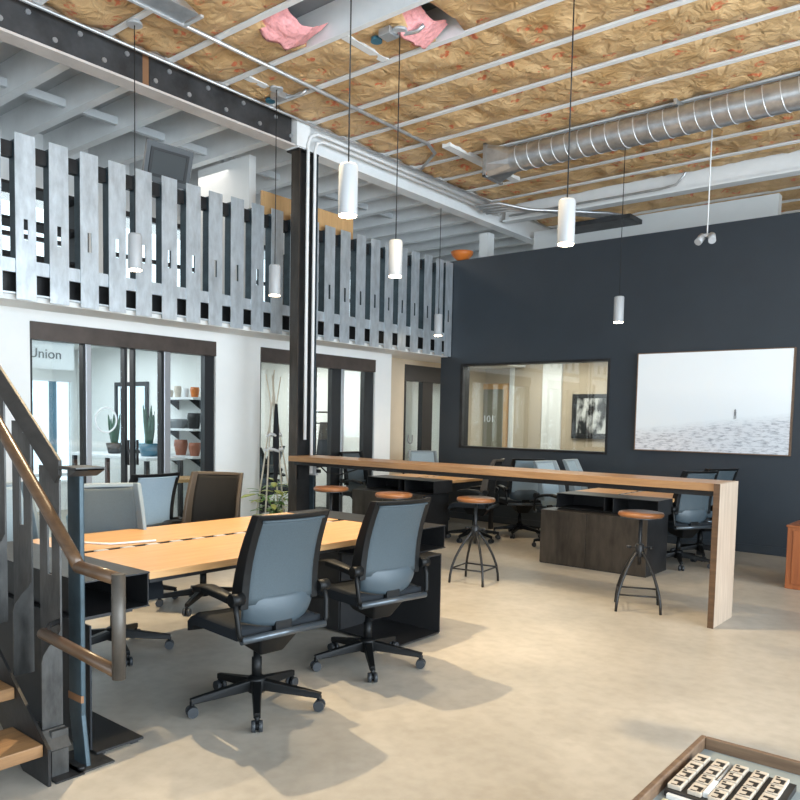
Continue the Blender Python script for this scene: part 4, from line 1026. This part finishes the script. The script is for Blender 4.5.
for x in (-10.85, -9.45):
    for y in (4.35, 4.95): MB().box(x - .025, x + .025, y - .025, y + .025, 0, .70).build('leg', 'steel', dk2)
o = thing('hall_table', 'oak topped side table just inside the first office door', 'table', (-8.1, 5.2, 0))
MB().box(-8.15, -7.68, 4.95, 5.75, .70, .74).build('table_top', 'oak', o, .004)
for x in (-8.1, -7.73):
    for y in (5.0, 5.7): MB().box(x - .02, x + .02, y - .02, y + .02, 0, .70).build('leg', 'desk_white', o)
# second office
for (x, y, rz, lab) in ((-8.75, 7.55, -1.4, 'dark swivel chair inside the second office left of the column'), (-9.6, 8.2, 2.0, 'dark swivel chair at the back of the second office')):
    dup(proto['dark'], (x, y, 0), rz, lab)
ck = thing('coat_rack', 'black metal rail rack with a dark jacket behind the second office door', 'rack', (-8.7, 8.85, 0))
for y in (8.60, 8.95): MB().tube([(-8.8, y, 0.03), (-8.8, y, 1.62)], .014, 8).build('upright', 'black', ck)
MB().tube([(-8.8, 8.45, 1.60), (-8.8, 8.98, 1.60)], .014, 8).tube([(-8.8, 8.45, 1.42), (-8.8, 8.98, 1.42)], .01, 8).build('rail', 'black', ck)
MB().box(-9.05, -8.55, 8.55, 8.98, 0, .03).build('base', 'black', ck)
def jk(u, v):
    a = 2 * PI * u; w_ = (.10 + .07 * v) * (1 + .12 * math.sin(5 * a)); return (-8.72 + w_ * .5 * math.cos(a), 8.76 + w_ * math.sin(a), 1.44 - .58 * v)
tag(MB().grid(jk, 24, 8).build('jacket', 'cloth'), 'dark jacket hanging on the black rack in the second office', 'jacket')
wb = thing('whiteboard_cabinet', 'white low cabinet against the second office end wall', 'cabinet', (-8.3, 8.8, 0))
MB().box(-8.5, -7.9, 8.6, 8.98, 0, .86).build('carcass', 'desk_white', wb, .004)
MB().box(-8.48, -8.21, 8.588, 8.6, .04, .83).build('door', 'desk_white', wb); MB().box(-8.19, -7.92, 8.588, 8.6, .04, .83).build('door', 'desk_white', wb)
# cane trellis with a plant in front of the second door
tr = thing('cane_trellis', 'tall tripod of pale canes tied together before the second glass door', 'trellis', (-7.15, 6.3, 0))
ap = Vector((-7.15, 6.28, 1.66))
for k, (fx, fy) in enumerate(((-7.02, 6.03), (-7.3, 6.10), (-7.28, 6.50), (-7.02, 6.57), (-6.98, 6.34))):
    b_ = Vector((fx, fy, .03)); tp_ = ap + (ap - b_) * random.uniform(.20, .26) + Vector((random.uniform(-.01, .01), (k - 2) * .075, 0))
    MB().tube([b_, b_.lerp(ap, .5) + Vector((0, (k - 2) * .006, 0)), ap + Vector((.012 * (k - 2), .012 * (k - 2), 0)), tp_], [.011, .010, .009, .006], 7).build('cane', 'cane', tr)
for z, r in ((1.10, .12), (1.28, .09)): 
    MB().tube([(-7.15 + r * .8 * math.cos(2 * PI * k / 12), 6.29 + r * math.sin(2 * PI * k / 12), z + .02 * math.sin(k * 2)) for k in range(13)], .018, 6).build('tie', 'tie', tr)
def cf(u, v):
    a = 2 * PI * u; w_ = .018 + .026 * math.sin(PI * v); return (-7.10 + w_ * math.cos(a), 6.28 + w_ * math.sin(a) * .8, 1.66 - 1.0 * v)
tag(MB().grid(cf, 14, 10).build('folded_umbrella', 'cloth'), 'furled dark cloth hanging inside the cane trellis', 'cloth')
pt = thing('potted_plant', 'leafy green pot plant at the foot of the cane trellis', 'plant', (-7.12, 6.28, 0))
MB().lathe([(.11, .0), (.16, .26), (.15, .28), (.13, .26), (.01, .25)], (-7.12, 6.30, .0), 18).build('pot', 'black', pt)
def leaf_mb(mb, p, d_, ln, w_):
    d_ = Vector(d_).normalized(); s_ = d_.cross(Vector((0, 0, 1))).normalized()
    n_ = s_.cross(d_)
    mb.grid(lambda u, v: p + d_ * ln * u + s_ * (v - .5) * 2 * w_ * math.sin(PI * min(.985, .06 + .93 * u)) ** .8 + n_ * (-.25 * ln * u * u + .2 * w_ * abs(v - .5)), 5, 2, n_ * .0025)
lm, ly, sm = MB(), MB(), MB()
for k in range(64):
    a = random.uniform(0, 2 * PI); r = random.uniform(.02, .30); z = random.uniform(.32, .74) - r * .35
    p = Vector((-7.08 + r * .55 * math.cos(a), 6.25 + r * math.sin(a), z))
    leaf_mb(lm if random.random() < .62 else ly, p, (math.cos(a), math.sin(a), random.uniform(-.2, .6)), random.uniform(.09, .16), random.uniform(.026, .042))
for k in range(7):
    a = 2 * PI * k / 7; sm.tube([(-7.12, 6.30, .25), (-7.1 + .08 * math.cos(a), 6.28 + .1 * math.sin(a), .5), (-7.08 + .14 * math.cos(a), 6.25 + .24 * math.sin(a), .55)], .005, 5)
sm.tube([(-7.10, 6.2, .45), (-7.05, 5.95, .58), (-7.0, 5.72, .56)], .005, 5)
for q in ((-7.0, 5.82, .58), (-7.0, 5.74, .56), (-7.02, 5.9, .58)): leaf_mb(ly, Vector(q), (.1, -1, .1), .15, .04)
lm.build('foliage', 'leaf', pt); o = ly.build('young_foliage', 'leaf_yellow', pt); o['label'] = 'yellow green younger leaves'
sm.build('stem', 'leaf', pt)

# ------------------------------------------------------------------ light
def area(name, loc, rot, sx_, sy_, e, col, spread=None):
    li = bpy.data.lights.new(name, 'AREA'); li.shape = 'RECTANGLE'; li.size = sx_; li.size_y = sy_; li.energy = e; li.color = col
    if spread: li.spread = spread
    o = bpy.data.objects.new(name, li); COL.objects.link(o); o.location = loc; o.rotation_euler = rot; return o
DAY = (.74, .88, 1.)
for y in (-2., 1.8, 5.6): area('daylight_window', (4.45, y, 2.03), (0, R(90), 0), 3.3, 3.2, 430, DAY)
area('daylight_window', (-.3, -5.05, 2.03), (R(90), 0, 0), 3.4, 3.3, 70, DAY)
area('office_light', (-9.3, 4.2, 2.44), (0, 0, 0), 2.6, 2.4, 110, (.92, .97, 1.))
area('office_light', (-9.0, 7.6, 2.44), (0, 0, 0), 2.0, 2.0, 80, (1., .97, .90))
area('passage_light', (-8.6, 11.2, 2.44), (0, 0, 0), .8, 3.0, 50, (1., .95, .86))
area('meeting_light', (-5.8, 10.8, 2.6), (0, 0, 0), 3.0, 1.4, 110, (1., .95, .86))
area('mezzanine_light', (-8.2, 6.0, 4.5), (0, 0, 0), 1.0, 6.0, 40, (1., .95, .88))
def spot(loc, to, e, col, ang, soft):
    li = bpy.data.lights.new('ceiling_spot', 'SPOT'); li.energy = e; li.color = col; li.spot_size = R(ang); li.spot_blend = .5; li.shadow_soft_size = soft
    o = bpy.data.objects.new('ceiling_spot', li); COL.objects.link(o); o.location = loc
    o.rotation_euler = (Vector(to) - Vector(loc)).to_track_quat('-Z', 'Y').to_euler()
spot((-4.60, 3.30, 4.66), (-2.9, 3.0, 0), 980, (1., .79, .50), 80, .04)
spot((-3.5, 4.35, 4.66), (-3.0, 4.5, 0), 430, (1., .80, .52), 82, .06)
spot((-4.9, 8.1, 4.2), (-4.6, 7.4, 0), 240, (1., .78, .5), 80, .06)

wd = bpy.data.worlds.new('World'); bpy.context.scene.world = wd; wd.use_nodes = True
bg = wd.node_tree.nodes['Background']; bg.inputs['Color'].default_value = (.84, .93, 1., 1); bg.inputs['Strength'].default_value = 2.6

# ------------------------------------------------------------------ camera
cd = bpy.data.cameras.new('camera'); co = bpy.data.objects.new('camera', cd); COL.objects.link(co)
F, YAW, PIT, ROL = 762.487, R(39.228246), R(-3.854836), R(1.167085)
fw = Vector((-math.sin(YAW) * math.cos(PIT), math.cos(YAW) * math.cos(PIT), math.sin(PIT)))
ri = Vector((math.cos(YAW), math.sin(YAW), 0)); uu = ri.cross(fw)
r2 = ri * math.cos(ROL) + uu * math.sin(ROL); u2 = -ri * math.sin(ROL) + uu * math.cos(ROL)
mt = Matrix((r2, u2, -fw)).transposed().to_4x4(); mt.translation = (0, 0, 1.48)
co.matrix_world = mt
cd.sensor_width = 36; cd.sensor_fit = 'HORIZONTAL'; cd.lens = F / 800 * 36; cd.shift_y = 72.593 / 800; cd.clip_start = .05
S = bpy.context.scene; S.camera = co
S.view_settings.view_transform = 'Standard'; S.view_settings.look = 'None'; S.view_settings.gamma = 1; S.view_settings.use_curve_mapping = False
S.view_settings.exposure = 0.0
